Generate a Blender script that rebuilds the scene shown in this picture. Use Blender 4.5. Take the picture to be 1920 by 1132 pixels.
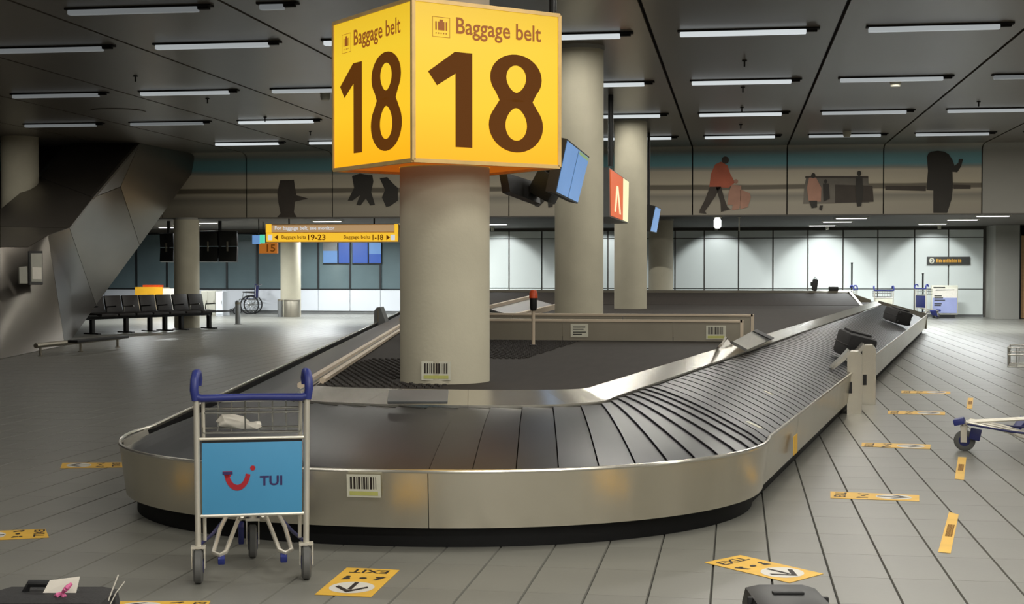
import bpy, bmesh, math, random
from mathutils import Vector, Matrix, Euler
random.seed(7)
for o in list(bpy.data.objects): bpy.data.objects.remove(o)
S = bpy.context.scene
C = S.collection
PI = math.pi

# ------------------------------------------------------------------ camera, world, exposure
FPX, EYE, CX, CY = 2700.0, 1.55, 960.0, 566.0        # image taken as 1920 x 1132
PITCH = math.atan(65 / FPX)
YAW = math.atan(420 / math.hypot(FPX, 65))
cam = bpy.data.cameras.new('camera')
cam.sensor_width = 36.0
cam.lens = FPX * 36.0 / 1920.0
cam.clip_start, cam.clip_end = 0.1, 300
camo = bpy.data.objects.new('camera', cam)
C.objects.link(camo)
camo.location = (0, 0, EYE)
camo.rotation_euler = (PI / 2 - PITCH, 0, YAW)
S.camera = camo
S.view_settings.view_transform = 'Standard'
S.view_settings.look = 'None'
S.view_settings.gamma = 1.0
S.view_settings.use_curve_mapping = False
S.view_settings.exposure = 0.0
W = bpy.data.worlds.new('world'); S.world = W
W.use_nodes = True
W.node_tree.nodes['Background'].inputs[0].default_value = (0.55, 0.56, 0.5, 1)
W.node_tree.nodes['Background'].inputs[1].default_value = 0.05
LAMP_W = 46.0        # watts of each ceiling lamp
BACK_W = 110.0        # lamps under the low ceiling
SPOT_W = 115.0       # wall washers

# ------------------------------------------------------------------ pixel -> place
_fw = Vector((-math.sin(YAW) * math.cos(PITCH), math.cos(YAW) * math.cos(PITCH), -math.sin(PITCH)))
_rt = Vector((math.cos(YAW), math.sin(YAW), 0))
_up = _rt.cross(_fw)
_O = Vector((0, 0, EYE))
def ray(u, v): return _fw + _rt * ((u - CX) / FPX) + _up * ((CY - v) / FPX)
def atz(u, v, z): d = ray(u, v); return _O + d * ((z - EYE) / d.z)
def aty(u, v, y): d = ray(u, v); return _O + d * (y / d.y)
def atd(u, v, dist): return _O + ray(u, v) * dist

# ------------------------------------------------------------------ materials
def lin(c): c /= 255.0; return c / 12.92 if c <= 0.04045 else ((c + 0.055) / 1.055) ** 2.4
def rgb(r, g, b): return (lin(r), lin(g), lin(b), 1)
MATS = {}
def mat(name, col, rough=0.5, metal=0.0, var=0.12, scale=6.0, bump=0.0, bscale=60.0, stretch=None, spec=0.5, aniso=0.0, coat=0.0):
    m = bpy.data.materials.new(name); m.use_nodes = True
    nt = m.node_tree; N = nt.nodes; L = nt.links
    b = N['Principled BSDF']
    b.inputs['Roughness'].default_value = rough
    b.inputs['Metallic'].default_value = metal
    b.inputs['Specular IOR Level'].default_value = spec
    b.inputs['Anisotropic'].default_value = aniso
    b.inputs['Coat Weight'].default_value = coat
    tc = N.new('ShaderNodeTexCoord')
    mp = N.new('ShaderNodeMapping')
    L.new(tc.outputs['Object'], mp.inputs[0])
    if stretch: mp.inputs['Scale'].default_value = stretch
    nz = N.new('ShaderNodeTexNoise'); nz.inputs['Scale'].default_value = scale; nz.inputs['Detail'].default_value = 4
    L.new(mp.outputs[0], nz.inputs['Vector'])
    rp = N.new('ShaderNodeValToRGB')
    rp.color_ramp.elements[0].position = 0.3; rp.color_ramp.elements[1].position = 0.7
    rp.color_ramp.elements[0].color = tuple(c * (1 - var) for c in col[:3]) + (1,)
    rp.color_ramp.elements[1].color = tuple(min(1, c * (1 + var)) for c in col[:3]) + (1,)
    L.new(nz.outputs[0], rp.inputs[0]); L.new(rp.outputs[0], b.inputs['Base Color'])
    if bump > 0:
        n2 = N.new('ShaderNodeTexNoise'); n2.inputs['Scale'].default_value = bscale; n2.inputs['Detail'].default_value = 3
        L.new(mp.outputs[0], n2.inputs['Vector'])
        bp = N.new('ShaderNodeBump'); bp.inputs['Strength'].default_value = bump; bp.inputs['Distance'].default_value = 0.01
        L.new(n2.outputs[0], bp.inputs['Height']); L.new(bp.outputs[0], b.inputs['Normal'])
    MATS[name] = m
    return m
def emit(name, col, strength, var=0.0):
    m = bpy.data.materials.new(name); m.use_nodes = True
    nt = m.node_tree; N = nt.nodes; b = N['Principled BSDF']
    b.inputs['Base Color'].default_value = tuple(c * 0.15 for c in col[:3]) + (1,)
    b.inputs['Roughness'].default_value = 0.4
    b.inputs['Emission Color'].default_value = col
    b.inputs['Emission Strength'].default_value = strength
    if var:
        tc = N.new('ShaderNodeTexCoord'); nz = N.new('ShaderNodeTexNoise'); nz.inputs['Scale'].default_value = 2.0
        nt.links.new(tc.outputs['Object'], nz.inputs['Vector'])
        rp = N.new('ShaderNodeValToRGB')
        rp.color_ramp.elements[0].color = tuple(c * (1 - var) for c in col[:3]) + (1,)
        rp.color_ramp.elements[1].color = tuple(min(1, c * (1 + var)) for c in col[:3]) + (1,)
        nt.links.new(nz.outputs[0], rp.inputs[0]); nt.links.new(rp.outputs[0], b.inputs['Emission Color'])
    MATS[name] = m
    return m

mat('tile', rgb(122, 121, 114), 0.33, 0, 0.05, 1.3, 0.03, 30, spec=0.4)
mat('grout', rgb(40, 39, 35), 0.8)
mat('ceiling_white', rgb(110, 104, 95), 0.32, 0.0, 0.03, 0.7, spec=0.45)
mat('ceiling_dark', rgb(20, 19, 18), 0.8)
mat('concrete', rgb(190, 184, 163), 0.75, 0, 0.05, 3.0, 0.12, 40)
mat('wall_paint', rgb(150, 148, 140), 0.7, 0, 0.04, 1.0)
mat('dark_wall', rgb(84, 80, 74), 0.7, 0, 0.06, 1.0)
mat('white_panel', rgb(214, 220, 216), 0.4, 0, 0.02, 0.8)
mat('dado', rgb(214, 218, 224), 0.45, 0, 0.02, 1.0)
mat('window_glass', rgb(96, 112, 116), 0.2, 0.0, 0.1, 0.9, spec=0.6)
mat('mullion', rgb(24, 27, 30), 0.5)
mat('clad', rgb(120, 114, 106), 0.32, 0.85, 0.08, 0.5, stretch=(1, 1, 3))
mat('steel', rgb(206, 200, 184), 0.26, 0.88, 0.06, 2.0, 0.8, 2.2, stretch=(1, 1, 0.06))
mat('steel_bright', rgb(212, 208, 198), 0.22, 0.85, 0.05, 3.0)
mat('steel_dull', rgb(150, 144, 130), 0.42, 0.8, 0.06, 3.0)
mat('trim_light', rgb(206, 190, 168), 0.45, 0.3, 0.05, 3.0)
mat('rubber', rgb(40, 41, 44), 0.34, 0.0, 0.12, 5.0, spec=1.0)
mat('rubber_edge', rgb(13, 13, 14), 0.6)
mat('mat_rubber', rgb(44, 40, 36), 0.6)
mat('kick', rgb(22, 22, 23), 0.5, 0, 0.1, 4)
mat('deck', rgb(48, 43, 39), 0.7, 0, 0.12, 2.5, stretch=(6, 1, 1), spec=0.15)
mat('black', rgb(18, 18, 19), 0.45, 0, 0.15, 8)
mat('black_gloss', rgb(11, 11, 12), 0.4, 0, 0.1, 8)
mat('black_fabric', rgb(34, 33, 34), 0.7, 0, 0.25, 60, 0.2, 200)
mat('seat_leather', rgb(40, 37, 36), 0.45, 0, 0.15, 10)
mat('aluminium', rgb(222, 217, 204), 0.38, 0.6, 0.04, 6)
mat('chrome', rgb(205, 205, 200), 0.22, 1.0, 0.03, 6)
mat('blue', rgb(42, 52, 122), 0.42, 0, 0.08, 8)
mat('dark_blue', rgb(28, 34, 88), 0.4, 0, 0.1, 8)
mat('tui_blue', rgb(72, 150, 196), 0.5, 0, 0.03, 3)
mat('logo_red', rgb(170, 26, 40), 0.5)
mat('logo_navy', rgb(52, 36, 92), 0.5)
mat('tyre', rgb(92, 92, 90), 0.6, 0, 0.1, 10)
mat('sticker_yellow', rgb(226, 178, 62), 0.5, 0, 0.07, 6)
mat('sticker_white', rgb(214, 210, 200), 0.5, 0, 0.05, 6)
mat('ink', rgb(36, 26, 20), 0.6)
mat('label_white', rgb(206, 204, 186), 0.5, 0, 0.04, 20)
mat('label_green', rgb(186, 186, 106), 0.5, 0, 0.05, 20)
mat('paper', rgb(222, 216, 204), 0.8, 0, 0.04, 20)
mat('pink', rgb(196, 96, 140), 0.7, 0, 0.15, 20)
mat('tan_wood', rgb(176, 136, 92), 0.5, 0, 0.1, 3, stretch=(1, 1, 6))
mat('beige', rgb(190, 172, 142), 0.6, 0, 0.05, 4)
mat('yellow_paint', rgb(226, 168, 40), 0.5, 0, 0.05, 4)
mat('navy_cloth', rgb(28, 30, 84), 0.8, 0, 0.1, 30)
mat('grey_metal', rgb(128, 130, 130), 0.45, 0.5, 0.06, 6)
mat('grey_cabinet', rgb(164, 162, 150), 0.6, 0, 0.04, 4)
mat('lilac', rgb(150, 158, 200), 0.5, 0, 0.12, 1.5)
emit('orange_face', rgb(196, 116, 40), 0.6)
mat('dark_sign', rgb(52, 52, 48), 0.5)
mat('gold', rgb(206, 150, 44), 0.5)
mat('orange_lamp', rgb(206, 76, 28), 0.35)
mat('print_dark', rgb(62, 54, 46), 0.7, 0, 0.15, 3)
mat('print_black', rgb(48, 44, 38), 0.7, 0, 0.1, 3)
mat('print_orange', rgb(176, 92, 66), 0.7, 0, 0.12, 3)
mat('print_pink', rgb(166, 124, 104), 0.7, 0, 0.12, 3)
mat('print_grey', rgb(108, 102, 92), 0.7, 0, 0.2, 2)
emit('tube', rgb(206, 212, 214), 1.0)
emit('tube_vignette_dim', rgb(206, 212, 214), 0.22)  # weaker tube copies put vignette darkness into the lamp tone
emit('tube_vignette_mid', rgb(206, 212, 214), 0.55)
emit('tube_hot', rgb(255, 255, 255), 2.5)
emit('sign_yellow', rgb(252, 196, 44), 1.0)
def sign_light():
    # box sign lit from within by tubes near its foot: warmer and stronger low down
    m = MATS['sign_yellow']; nt = m.node_tree; N = nt.nodes; b = N['Principled BSDF']
    tc = N.new('ShaderNodeTexCoord'); sp = N.new('ShaderNodeSeparateXYZ'); nt.links.new(tc.outputs['Object'], sp.inputs[0])
    mr = N.new('ShaderNodeMapRange'); mr.inputs[1].default_value = 2.25; mr.inputs[2].default_value = 3.31; nt.links.new(sp.outputs[2], mr.inputs[0])
    rp = N.new('ShaderNodeValToRGB'); nt.links.new(mr.outputs[0], rp.inputs[0]); nt.links.new(rp.outputs[0], b.inputs['Emission Color'])
    cr = rp.color_ramp; cr.elements[0].color = rgb(255, 178, 22); cr.elements[1].color = rgb(228, 186, 40)
    e = cr.elements.new(0.35); e.color = rgb(252, 200, 40)
    e = cr.elements.new(0.75); e.color = rgb(240, 200, 46)
sign_light()
mat('sign_frame', rgb(234, 196, 128), 0.4, 0.2)
mat('sign_brown', rgb(36, 19, 6), 0.8, spec=0.2)
mat('sign_brown_light', rgb(112, 64, 30), 0.6)
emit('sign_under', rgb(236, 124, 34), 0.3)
b = MATS['sign_brown'].node_tree.nodes['Principled BSDF']; b.inputs['Emission Color'].default_value = rgb(104, 58, 12); b.inputs['Emission Strength'].default_value = 0.75
b = MATS['sign_brown_light'].node_tree.nodes['Principled BSDF']; b.inputs['Emission Color'].default_value = rgb(150, 84, 24); b.inputs['Emission Strength'].default_value = 0.75
emit('sign_band', rgb(250, 196, 52), 0.95)
emit('sign_band_dull', rgb(196, 160, 116), 0.75)
emit('screen_blue', rgb(112, 156, 212), 0.8, 0.12)
emit('screen_deep_blue', rgb(58, 98, 186), 0.8, 0.1)
emit('screen_white', rgb(226, 232, 240), 0.8)
emit('screen_green', rgb(150, 180, 120), 0.7)
emit('screen_orange', rgb(226, 104, 60), 0.9, 0.15)
emit('screen_cream', rgb(252, 246, 196), 0.95)
emit('screen_teal', rgb(90, 220, 180), 0.9)

def mural_material():
    m = bpy.data.materials.new('mural_print'); m.use_nodes = True
    nt = m.node_tree; N = nt.nodes; L = nt.links; b = N['Principled BSDF']
    b.inputs['Roughness'].default_value = 0.42
    tc = N.new('ShaderNodeTexCoord'); sp = N.new('ShaderNodeSeparateXYZ'); L.new(tc.outputs['Object'], sp.inputs[0])
    mr = N.new('ShaderNodeMapRange'); mr.inputs[1].default_value = 2.8; mr.inputs[2].default_value = 4.46
    nz = N.new('ShaderNodeTexNoise'); nz.inputs['Scale'].default_value = 1.4
    mp = N.new('ShaderNodeMapping'); mp.inputs['Scale'].default_value = (0.5, 1, 3); L.new(tc.outputs['Object'], mp.inputs[0]); L.new(mp.outputs[0], nz.inputs['Vector'])
    ma = N.new('ShaderNodeMath'); ma.operation = 'MULTIPLY_ADD'; ma.inputs[1].default_value = 0.05; L.new(nz.outputs[0], ma.inputs[0]); L.new(sp.outputs[2], ma.inputs[2])
    L.new(ma.outputs[0], mr.inputs[0])
    rp = N.new('ShaderNodeValToRGB'); L.new(mr.outputs[0], rp.inputs[0]); L.new(rp.outputs[0], b.inputs['Base Color'])
    cr = rp.color_ramp
    stops = [(0.0, (118, 112, 100)), (0.2, (128, 122, 108)), (0.30, (106, 102, 92)), (0.36, (140, 132, 116)), (0.385, (138, 130, 114)), (0.40, (84, 78, 66)),
             (0.455, (84, 78, 66)), (0.475, (150, 142, 124)), (0.66, (154, 146, 130)), (0.70, (112, 116, 110)), (0.75, (82, 124, 130)), (0.88, (90, 126, 130)), (0.95, (112, 118, 114)), (1.0, (138, 133, 122))]
    cr.elements[0].position = 0; cr.elements[0].color = rgb(*stops[0][1])
    cr.elements[1].position = 1; cr.elements[1].color = rgb(*stops[-1][1])
    stops = [(p, tuple(min(235, v * 1.22) for v in c)) for p, c in stops]
    cr.elements[0].color = rgb(*stops[0][1]); cr.elements[1].color = rgb(*stops[-1][1])
    for p, c in stops[1:-1]:
        e = cr.elements.new(p); e.color = rgb(*c)
    MATS['mural'] = m
mural_material()

# ------------------------------------------------------------------ building helpers
class B:
    """collects shapes, then links them as ONE mesh object"""
    def __init__(s): s.bm = bmesh.new()
    def poly(s, pts):
        vs = [s.bm.verts.new(p) for p in pts]
        return s.bm.faces.new(vs)
    def box(s, c, d, rot=None, bev=0.0):
        c = Vector(c); hx, hy, hz = d[0] / 2, d[1] / 2, d[2] / 2
        R = rot if isinstance(rot, Matrix) else (Euler(rot).to_matrix() if rot else Matrix.Identity(3))
        vs = [s.bm.verts.new(c + R @ Vector((x, y, z))) for x in (-hx, hx) for y in (-hy, hy) for z in (-hz, hz)]
        fs = [s.bm.faces.new([vs[i] for i in f]) for f in ((0, 1, 3, 2), (4, 6, 7, 5), (0, 4, 5, 1), (2, 3, 7, 6), (0, 2, 6, 4), (1, 5, 7, 3))]
        if bev:
            es = {e for f in fs for e in f.edges}
            bmesh.ops.bevel(s.bm, geom=list(es), offset=bev, segments=2, affect='EDGES', profile=0.6)
        return s
    def bb(s, a, b, bev=0.0):
        a = Vector(a); b = Vector(b)
        return s.box((a + b) / 2, [abs(b[i] - a[i]) for i in range(3)], None, bev)
    def tube(s, pts, r, n=8, closed=False, cap=True):
        pts = [Vector(p) for p in pts]; m = len(pts); rings = []
        ref = None
        for i, p in enumerate(pts):
            if closed: t = pts[(i + 1) % m] - pts[i - 1]
            else: t = pts[min(i + 1, m - 1)] - pts[max(i - 1, 0)]
            t.normalize()
            if ref is None:
                ref = Vector((0, 0, 1)) if abs(t.z) < 0.9 else Vector((1, 0, 0))
            x = (ref - t * ref.dot(t))
            if x.length < 1e-4: x = t.orthogonal()
            x.normalize(); y = t.cross(x); ref = x
            rr = r[i] if isinstance(r, (list, tuple)) else r
            rings.append([s.bm.verts.new(p + (x * math.cos(2 * PI * k / n) + y * math.sin(2 * PI * k / n)) * rr) for k in range(n)])
        for i in range(m if closed else m - 1):
            a, b2 = rings[i], rings[(i + 1) % m]
            for k in range(n):
                f = s.bm.faces.new((a[k], a[(k + 1) % n], b2[(k + 1) % n], b2[k])); f.smooth = True
        if cap and not closed:
            s.bm.faces.new(list(reversed(rings[0]))); s.bm.faces.new(rings[-1])
        return s
    def cyl(s, p0, p1, r, n=24, r1=None):
        return s.tube([p0, p1], [r, r if r1 is None else r1], n)
    def lathe(s, prof, c, n=24, axis='Z'):
        c = Vector(c); rings = []
        for r, h in prof:
            ring = []
            for k in range(n):
                a = 2 * PI * k / n
                v = Vector((r * math.cos(a), r * math.sin(a), h))
                if axis == 'X': v = Vector((h, r * math.cos(a), r * math.sin(a)))
                if axis == 'Y': v = Vector((r * math.sin(a), h, r * math.cos(a)))
                ring.append(s.bm.verts.new(c + v))
            rings.append(ring)
        for a, b2 in zip(rings, rings[1:]):
            for k in range(n):
                f = s.bm.faces.new((a[k], a[(k + 1) % n], b2[(k + 1) % n], b2[k])); f.smooth = True
        s.bm.faces.new(list(reversed(rings[0]))); s.bm.faces.new(rings[-1])
        return s
    def prism(s, pts, off):
        """closed solid: polygon pts swept by off"""
        off = Vector(off); a = [s.bm.verts.new(Vector(p)) for p in pts]; b2 = [s.bm.verts.new(Vector(p) + off) for p in pts]
        n = len(a)
        s.bm.faces.new(a); s.bm.faces.new(list(reversed(b2)))
        for i in range(n): s.bm.faces.new((a[i], b2[i], b2[(i + 1) % n], a[(i + 1) % n]))
        return s
    def build(s, name, material, parent=None, loc=None, norm=True, smooth=False):
        if norm: bmesh.ops.recalc_face_normals(s.bm, faces=s.bm.faces[:])
        me = bpy.data.meshes.new(name); s.bm.to_mesh(me); s.bm.free()
        if smooth:
            for p in me.polygons: p.use_smooth = True
        me.set_sharp_from_angle(angle=math.radians(38))
        me.materials.append(MATS[material])
        o = bpy.data.objects.new(name, me); C.objects.link(o)
        if parent is not None:
            o.parent = parent
            if loc is None and parent.get('world_parts'): o.location = -parent.location
        if loc is not None: o.location = loc
        return o

def tag(o, label=None, cat=None, group=None, kind=None):
    if label: o['label'] = label
    if cat: o['category'] = cat
    if group: o['group'] = group
    if kind: o['kind'] = kind
    return o
def empty(name, loc, label, cat, group=None, rz=0.0, world=True):
    o = bpy.data.objects.new(name, None); C.objects.link(o); o.empty_display_size = 0.1
    o.location = loc; o.rotation_euler.z = rz
    if world: o['world_parts'] = 1        # its parts are written in hall coordinates
    return tag(o, label, cat, group)
def inst(src, name, parent, loc, rot=None):
    o = bpy.data.objects.new(name, src); C.objects.link(o); o.parent = parent; o.location = loc
    if rot: o.rotation_euler = rot
    return o
def copy_tree(o, parent=None):
    c = o.copy(); C.objects.link(c)
    if parent is not None: c.parent = parent
    for ch in list(o.children): copy_tree(ch, c)
    return c

_tx = {}
def text_shape(s, fat=0.014):
    if s in _tx: return _tx[s]
    cu = bpy.data.curves.new('t', 'FONT'); cu.body = s; cu.resolution_u = 3; cu.fill_mode = 'FRONT'; cu.offset = fat if len(s) > 5 else fat * 1.6
    o = bpy.data.objects.new('t', cu); C.objects.link(o)
    dg = bpy.context.evaluated_depsgraph_get(); dg.update()
    me = bpy.data.meshes.new_from_object(o.evaluated_get(dg))
    vs = [v.co.copy() for v in me.vertices]; fs = [tuple(p.vertices) for p in me.polygons]
    bpy.data.objects.remove(o); bpy.data.curves.remove(cu); bpy.data.meshes.remove(me)
    x0 = min(v.x for v in vs); x1 = max(v.x for v in vs); y0 = min(v.y for v in vs); y1 = max(v.y for v in vs)
    _tx[s] = ([((v.x - x0) / (x1 - x0), (v.y - y0) / (y1 - y0)) for v in vs], fs)
    return _tx[s]
def lettering(bd, s, org, ex, ey):
    """flat letters filling the parallelogram org, ex, ey"""
    vs, fs = text_shape(s); org, ex, ey = Vector(org), Vector(ex), Vector(ey)
    V = [bd.bm.verts.new(org + ex * a + ey * b2) for a, b2 in vs]
    for f in fs:
        try: bd.bm.faces.new([V[i] for i in f])
        except ValueError: pass
    return bd
def flat(bd, org, ex, ey, pts):
    """flat polygon given in the 0..1 frame org, ex, ey"""
    org, ex, ey = Vector(org), Vector(ex), Vector(ey)
    bd.poly([org + ex * a + ey * b2 for a, b2 in pts]); return bd
def flat_ring(bd, org, ex, ey, c, ro, ri, n=32, oy=1.0, a0=0, a1=2 * PI):
    org, ex, ey = Vector(org), Vector(ex), Vector(ey)
    P = lambda r, a: org + ex * (c[0] + r[0] * math.cos(a)) + ey * (c[1] + r[1] * math.sin(a))
    full = abs(a1 - a0 - 2 * PI) < 1e-6; m = n if full else n + 1
    o_ = [bd.bm.verts.new(P(ro, a0 + (a1 - a0) * k / n)) for k in range(m)]
    i_ = [bd.bm.verts.new(P(ri, a0 + (a1 - a0) * k / n)) for k in range(m)]
    for k in range(n): bd.bm.faces.new((o_[k], o_[(k + 1) % m], i_[(k + 1) % m], i_[k]))
    return bd
def disc(bd, org, ex, ey, c, r, n=24):
    return flat(bd, org, ex, ey, [(c[0] + r[0] * math.cos(2 * PI * k / n), c[1] + r[1] * math.sin(2 * PI * k / n)) for k in range(n)])

# ================================================================== THE HALL
CEIL, LOWC, YF, YW = 4.45, 2.82, 35.25, 46.6      # ceiling, low ceiling, fascia plane, far wall
LX, DX = -1.05, 2.255                             # ceiling joints
XL, XR, YB = -26.0, 12.5, -13.0

# floor: base with tiles laid on it
fl = B().bb((XL, YB, -0.2), (XR, YW + 0.4, -0.012)).build('floor', 'grout'); tag(fl, 'grey tiled concourse floor', None, None, 'structure')
TW, TL = 0.293, 0.586
tx0 = atz(1573, 1132, 0).x
def tile_bm(w, l):
    b_ = B(); a, c, t, ty = w / 2, l / 2, 0.004, 0.0012
    vs = [b_.bm.verts.new(p) for p in ((-a, -c, -0.012), (a, -c, -0.012), (a, c, -0.012), (-a, c, -0.012), (-a + t, -c + ty, 0), (a - t, -c + ty, 0), (a - t, c - ty, 0), (-a + t, c - ty, 0))]
    for f in ((4, 5, 6, 7), (0, 1, 5, 4), (1, 2, 6, 5), (2, 3, 7, 6), (3, 0, 4, 7)): b_.bm.faces.new([vs[i] for i in f])
    return b_
first = tile_bm(TW - 0.0045, TL - 0.0008).build('floor_tile', 'tile', fl)
tile_me = first.data
tiles = []
def carousel_covers(x, y):
    return y > 8.6 and abs(x + 1.97) < 1.6 + max(0, (y - 9.6)) * 0.1665
for i in range(-80, 45):
    for j in range(-4, 80):
        x = tx0 + (i + 0.5) * TW; y = 0.2 + (j + 0.5) * TL + 0.12
        if not (XL < x < XR and YB < y < YW): continue
        d = Vector((x, y, 0)) - _O; z = d.dot(_fw)
        if z < 1: continue
        u = CX + FPX * d.dot(_rt) / z; v = CY - FPX * d.dot(_up) / z
        tiles.append((x, y, z, -120 < u < 2040 and v < 1190 and not carousel_covers(x, y)))
near = sorted([t for t in tiles if t[3]], key=lambda t: t[2])[:290]
ns = {(t[0], t[1]) for t in near}
for k, t in enumerate(near):
    o = first if k == 0 else inst(tile_me, 'floor_tile', fl, (0, 0, 0))
    o.location = (t[0], t[1], 0)
rest = B()
a, c, t_ = (TW - 0.0045) / 2, (TL - 0.0008) / 2, 0.004
for x, y, z, s in tiles:
    if (x, y) in ns or z > 60 or carousel_covers(x, y): continue
    vs = [rest.bm.verts.new(p) for p in ((x - a, y - c, -0.012), (x + a, y - c, -0.012), (x + a, y + c, -0.012), (x - a, y + c, -0.012), (x - a + t_, y - c + 0.0012, 0), (x + a - t_, y - c + 0.0012, 0), (x + a - t_, y + c - 0.0012, 0), (x - a + t_, y + c - 0.0012, 0))]
    for f in ((4, 5, 6, 7), (0, 1, 5, 4), (1, 2, 6, 5), (2, 3, 7, 6), (3, 0, 4, 7)): rest.bm.faces.new([vs[i] for i in f])
o = rest.build('far_floor_tiles', 'tile', fl, norm=False); tag(o, kind='stuff')

# ceiling: dark void with long panels hung under it
ce = B().bb((XL, YB, CEIL + 0.05), (XR, YF + 0.6, CEIL + 0.3)).build('ceiling', 'ceiling_dark'); tag(ce, 'dim panelled hall ceiling with dark joints', None, None, 'structure')
for k in range(-11, 7):
    x0 = LX + DX * k; x1 = x0 + DX
    if x1 < XL or x0 > XR: continue
    g = 0.022
    B().bb((max(x0, XL) + g, YB, CEIL), (min(x1, XR) - g, YF - 0.35, CEIL + 0.05)).build('ceiling_panel', 'ceiling_white', ce)
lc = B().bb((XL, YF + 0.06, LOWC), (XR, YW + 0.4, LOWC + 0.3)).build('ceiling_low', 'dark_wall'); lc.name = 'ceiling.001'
tag(lc, 'low ceiling beyond the picture frieze', None, None, 'structure')
# frieze between the two ceilings, each panel its own piece with a coved head
fr = B().bb((XL, YF + 0.06, LOWC), (XR, YF + 0.5, CEIL + 0.3)).build('wall_front', 'ceiling_dark'); tag(fr, 'frieze wall above the low ceiling', None, None, 'structure')
for k in range(-9, 6):
    x0 = LX + DX * k + 0.014; x1 = LX + DX * (k + 1) - 0.014
    b_ = B(); prof = [(YF, LOWC), (YF, 4.31)] + [(YF - 0.36 + 0.36 * math.cos(q), 4.31 + 0.14 * math.sin(q)) for q in (0.4, 0.8, 1.2, PI / 2)]
    back = [(YF + 0.06, LOWC), (YF + 0.06, CEIL + 0.04), (YF - 0.36, CEIL + 0.04)]
    ring = prof + list(reversed(back))
    b_.prism([(x0, y, z) for y, z in ring], (x1 - x0, 0, 0))
    b_.build('frieze_panel', 'mural' if k < 3 else 'wall_paint', fr)
B().bb((XL, YF - 0.01, LOWC - 0.03), (XR, YF + 0.1, LOWC)).build('frieze_edge', 'dark_wall', fr)

# printed people and shapes of the frieze (flat prints on the panels)
def figure(polys, m, name='printed_figure', y=YF - 0.008):
    b_ = B()
    for P in polys: b_.prism([aty(u, v, y) for u, v in P], (0, 0.006, 0))
    return b_.build(name, m, fr)
def ell(u, v, a, c, n=14): return [(u + a * math.cos(2 * PI * k / n), v + c * math.sin(2 * PI * k / n)) for k in range(n)]
figure([[(1341, 308), (1352, 303), (1364, 310), (1369, 325), (1378, 342), (1366, 352), (1330, 350), (1333, 326)]], 'print_orange')
figure([ell(1360, 300, 7, 7), [(1331, 350), (1352, 350), (1340, 370), (1326, 390), (1322, 396), (1325, 401), (1311, 399), (1312, 393), (1322, 374)],
        [(1342, 350), (1352, 350), (1358, 372), (1364, 388), (1370, 392), (1352, 397), (1351, 380)]], 'print_dark', y=YF - 0.012)
figure([ell(1380, 340, 4, 4), [(1372, 346), (1390, 348), (1390, 372), (1386, 392), (1372, 394), (1374, 384), (1364, 384), (1366, 362)], [(1388, 355), (1406, 362), (1408, 370), (1402, 388), (1388, 392)]], 'print_pink', y=YF - 0.016)
figure([[(1512, 331), (1628, 331), (1630, 380), (1506, 382), (1508, 350)]], 'print_grey')
figure([[(1510, 330), (1628, 330), (1628, 334), (1510, 334)], [(1566, 346), (1636, 348), (1638, 378), (1566, 380)]], 'print_dark', y=YF - 0.012)
figure([[(1517, 333), (1530, 333), (1540, 352), (1539, 378), (1516, 376), (1513, 352)]], 'print_pink', y=YF - 0.02)
figure([ell(1525, 329, 4, 5), [(1517, 376), (1532, 376), (1532, 388), (1522, 390)], [(1537, 385), (1543, 385), (1541, 395), (1536, 392)], ell(1548, 340, 3, 4), [(1543, 344), (1554, 344), (1556, 372), (1544, 378)],
        ell(1611, 325, 4, 5), [(1605, 330), (1617, 330), (1618, 360), (1615, 386), (1607, 387), (1604, 360)]], 'print_black', y=YF - 0.024)
figure([[(1738, 294), (1741, 287), (1747, 284), (1758, 282.5), (1770, 284), (1779, 289), (1786, 300), (1790, 311), (1797, 305), (1798, 298), (1806, 298), (1802, 312), (1795, 323), (1786, 322), (1787, 350), (1784, 374), (1776, 399), (1750, 399), (1750, 357), (1737, 356), (1740, 320)]], 'print_black')
figure([[(1660, 348), (1736, 348), (1736, 358), (1660, 356)], [(1788, 346), (1820, 347), (1820, 354), (1788, 354)]], 'print_dark')
figure([[(525, 338), (551, 337), (553, 352), (556, 366), (578, 372), (553, 378), (551, 398), (557, 408), (519, 408), (526, 400), (522, 380), (520, 362)]], 'print_dark')
figure([[(660, 330), (675, 325), (690, 328), (698, 328), (700, 340), (696, 360), (703, 384), (694, 385), (686, 372), (676, 385), (668, 384), (675, 366), (661, 376), (652, 376), (664, 352)], [(712, 334), (726, 332), (738, 345), (746, 352), (746, 376), (732, 386), (724, 388), (716, 370), (722, 356)]], 'print_black')
figure([[(1000, 348), (1016, 342), (1034, 346), (1040, 362), (1036, 388), (1028, 389), (1026, 372), (1010, 388), (1002, 386), (1008, 368)]], 'print_black')

# walls around
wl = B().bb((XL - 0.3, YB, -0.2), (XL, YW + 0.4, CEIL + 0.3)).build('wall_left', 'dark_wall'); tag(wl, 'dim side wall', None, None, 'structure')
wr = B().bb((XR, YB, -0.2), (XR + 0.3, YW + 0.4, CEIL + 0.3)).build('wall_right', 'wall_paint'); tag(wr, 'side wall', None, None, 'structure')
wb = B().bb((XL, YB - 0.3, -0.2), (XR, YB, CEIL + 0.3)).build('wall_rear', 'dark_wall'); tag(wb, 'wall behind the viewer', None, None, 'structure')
wf = B().bb((XL, YW + 0.05, -0.2), (XR, YW + 0.4, LOWC)).build('wall_back', 'dark_wall'); tag(wf, 'far wall with white glazed panels and dark windows', None, None, 'structure')
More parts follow.
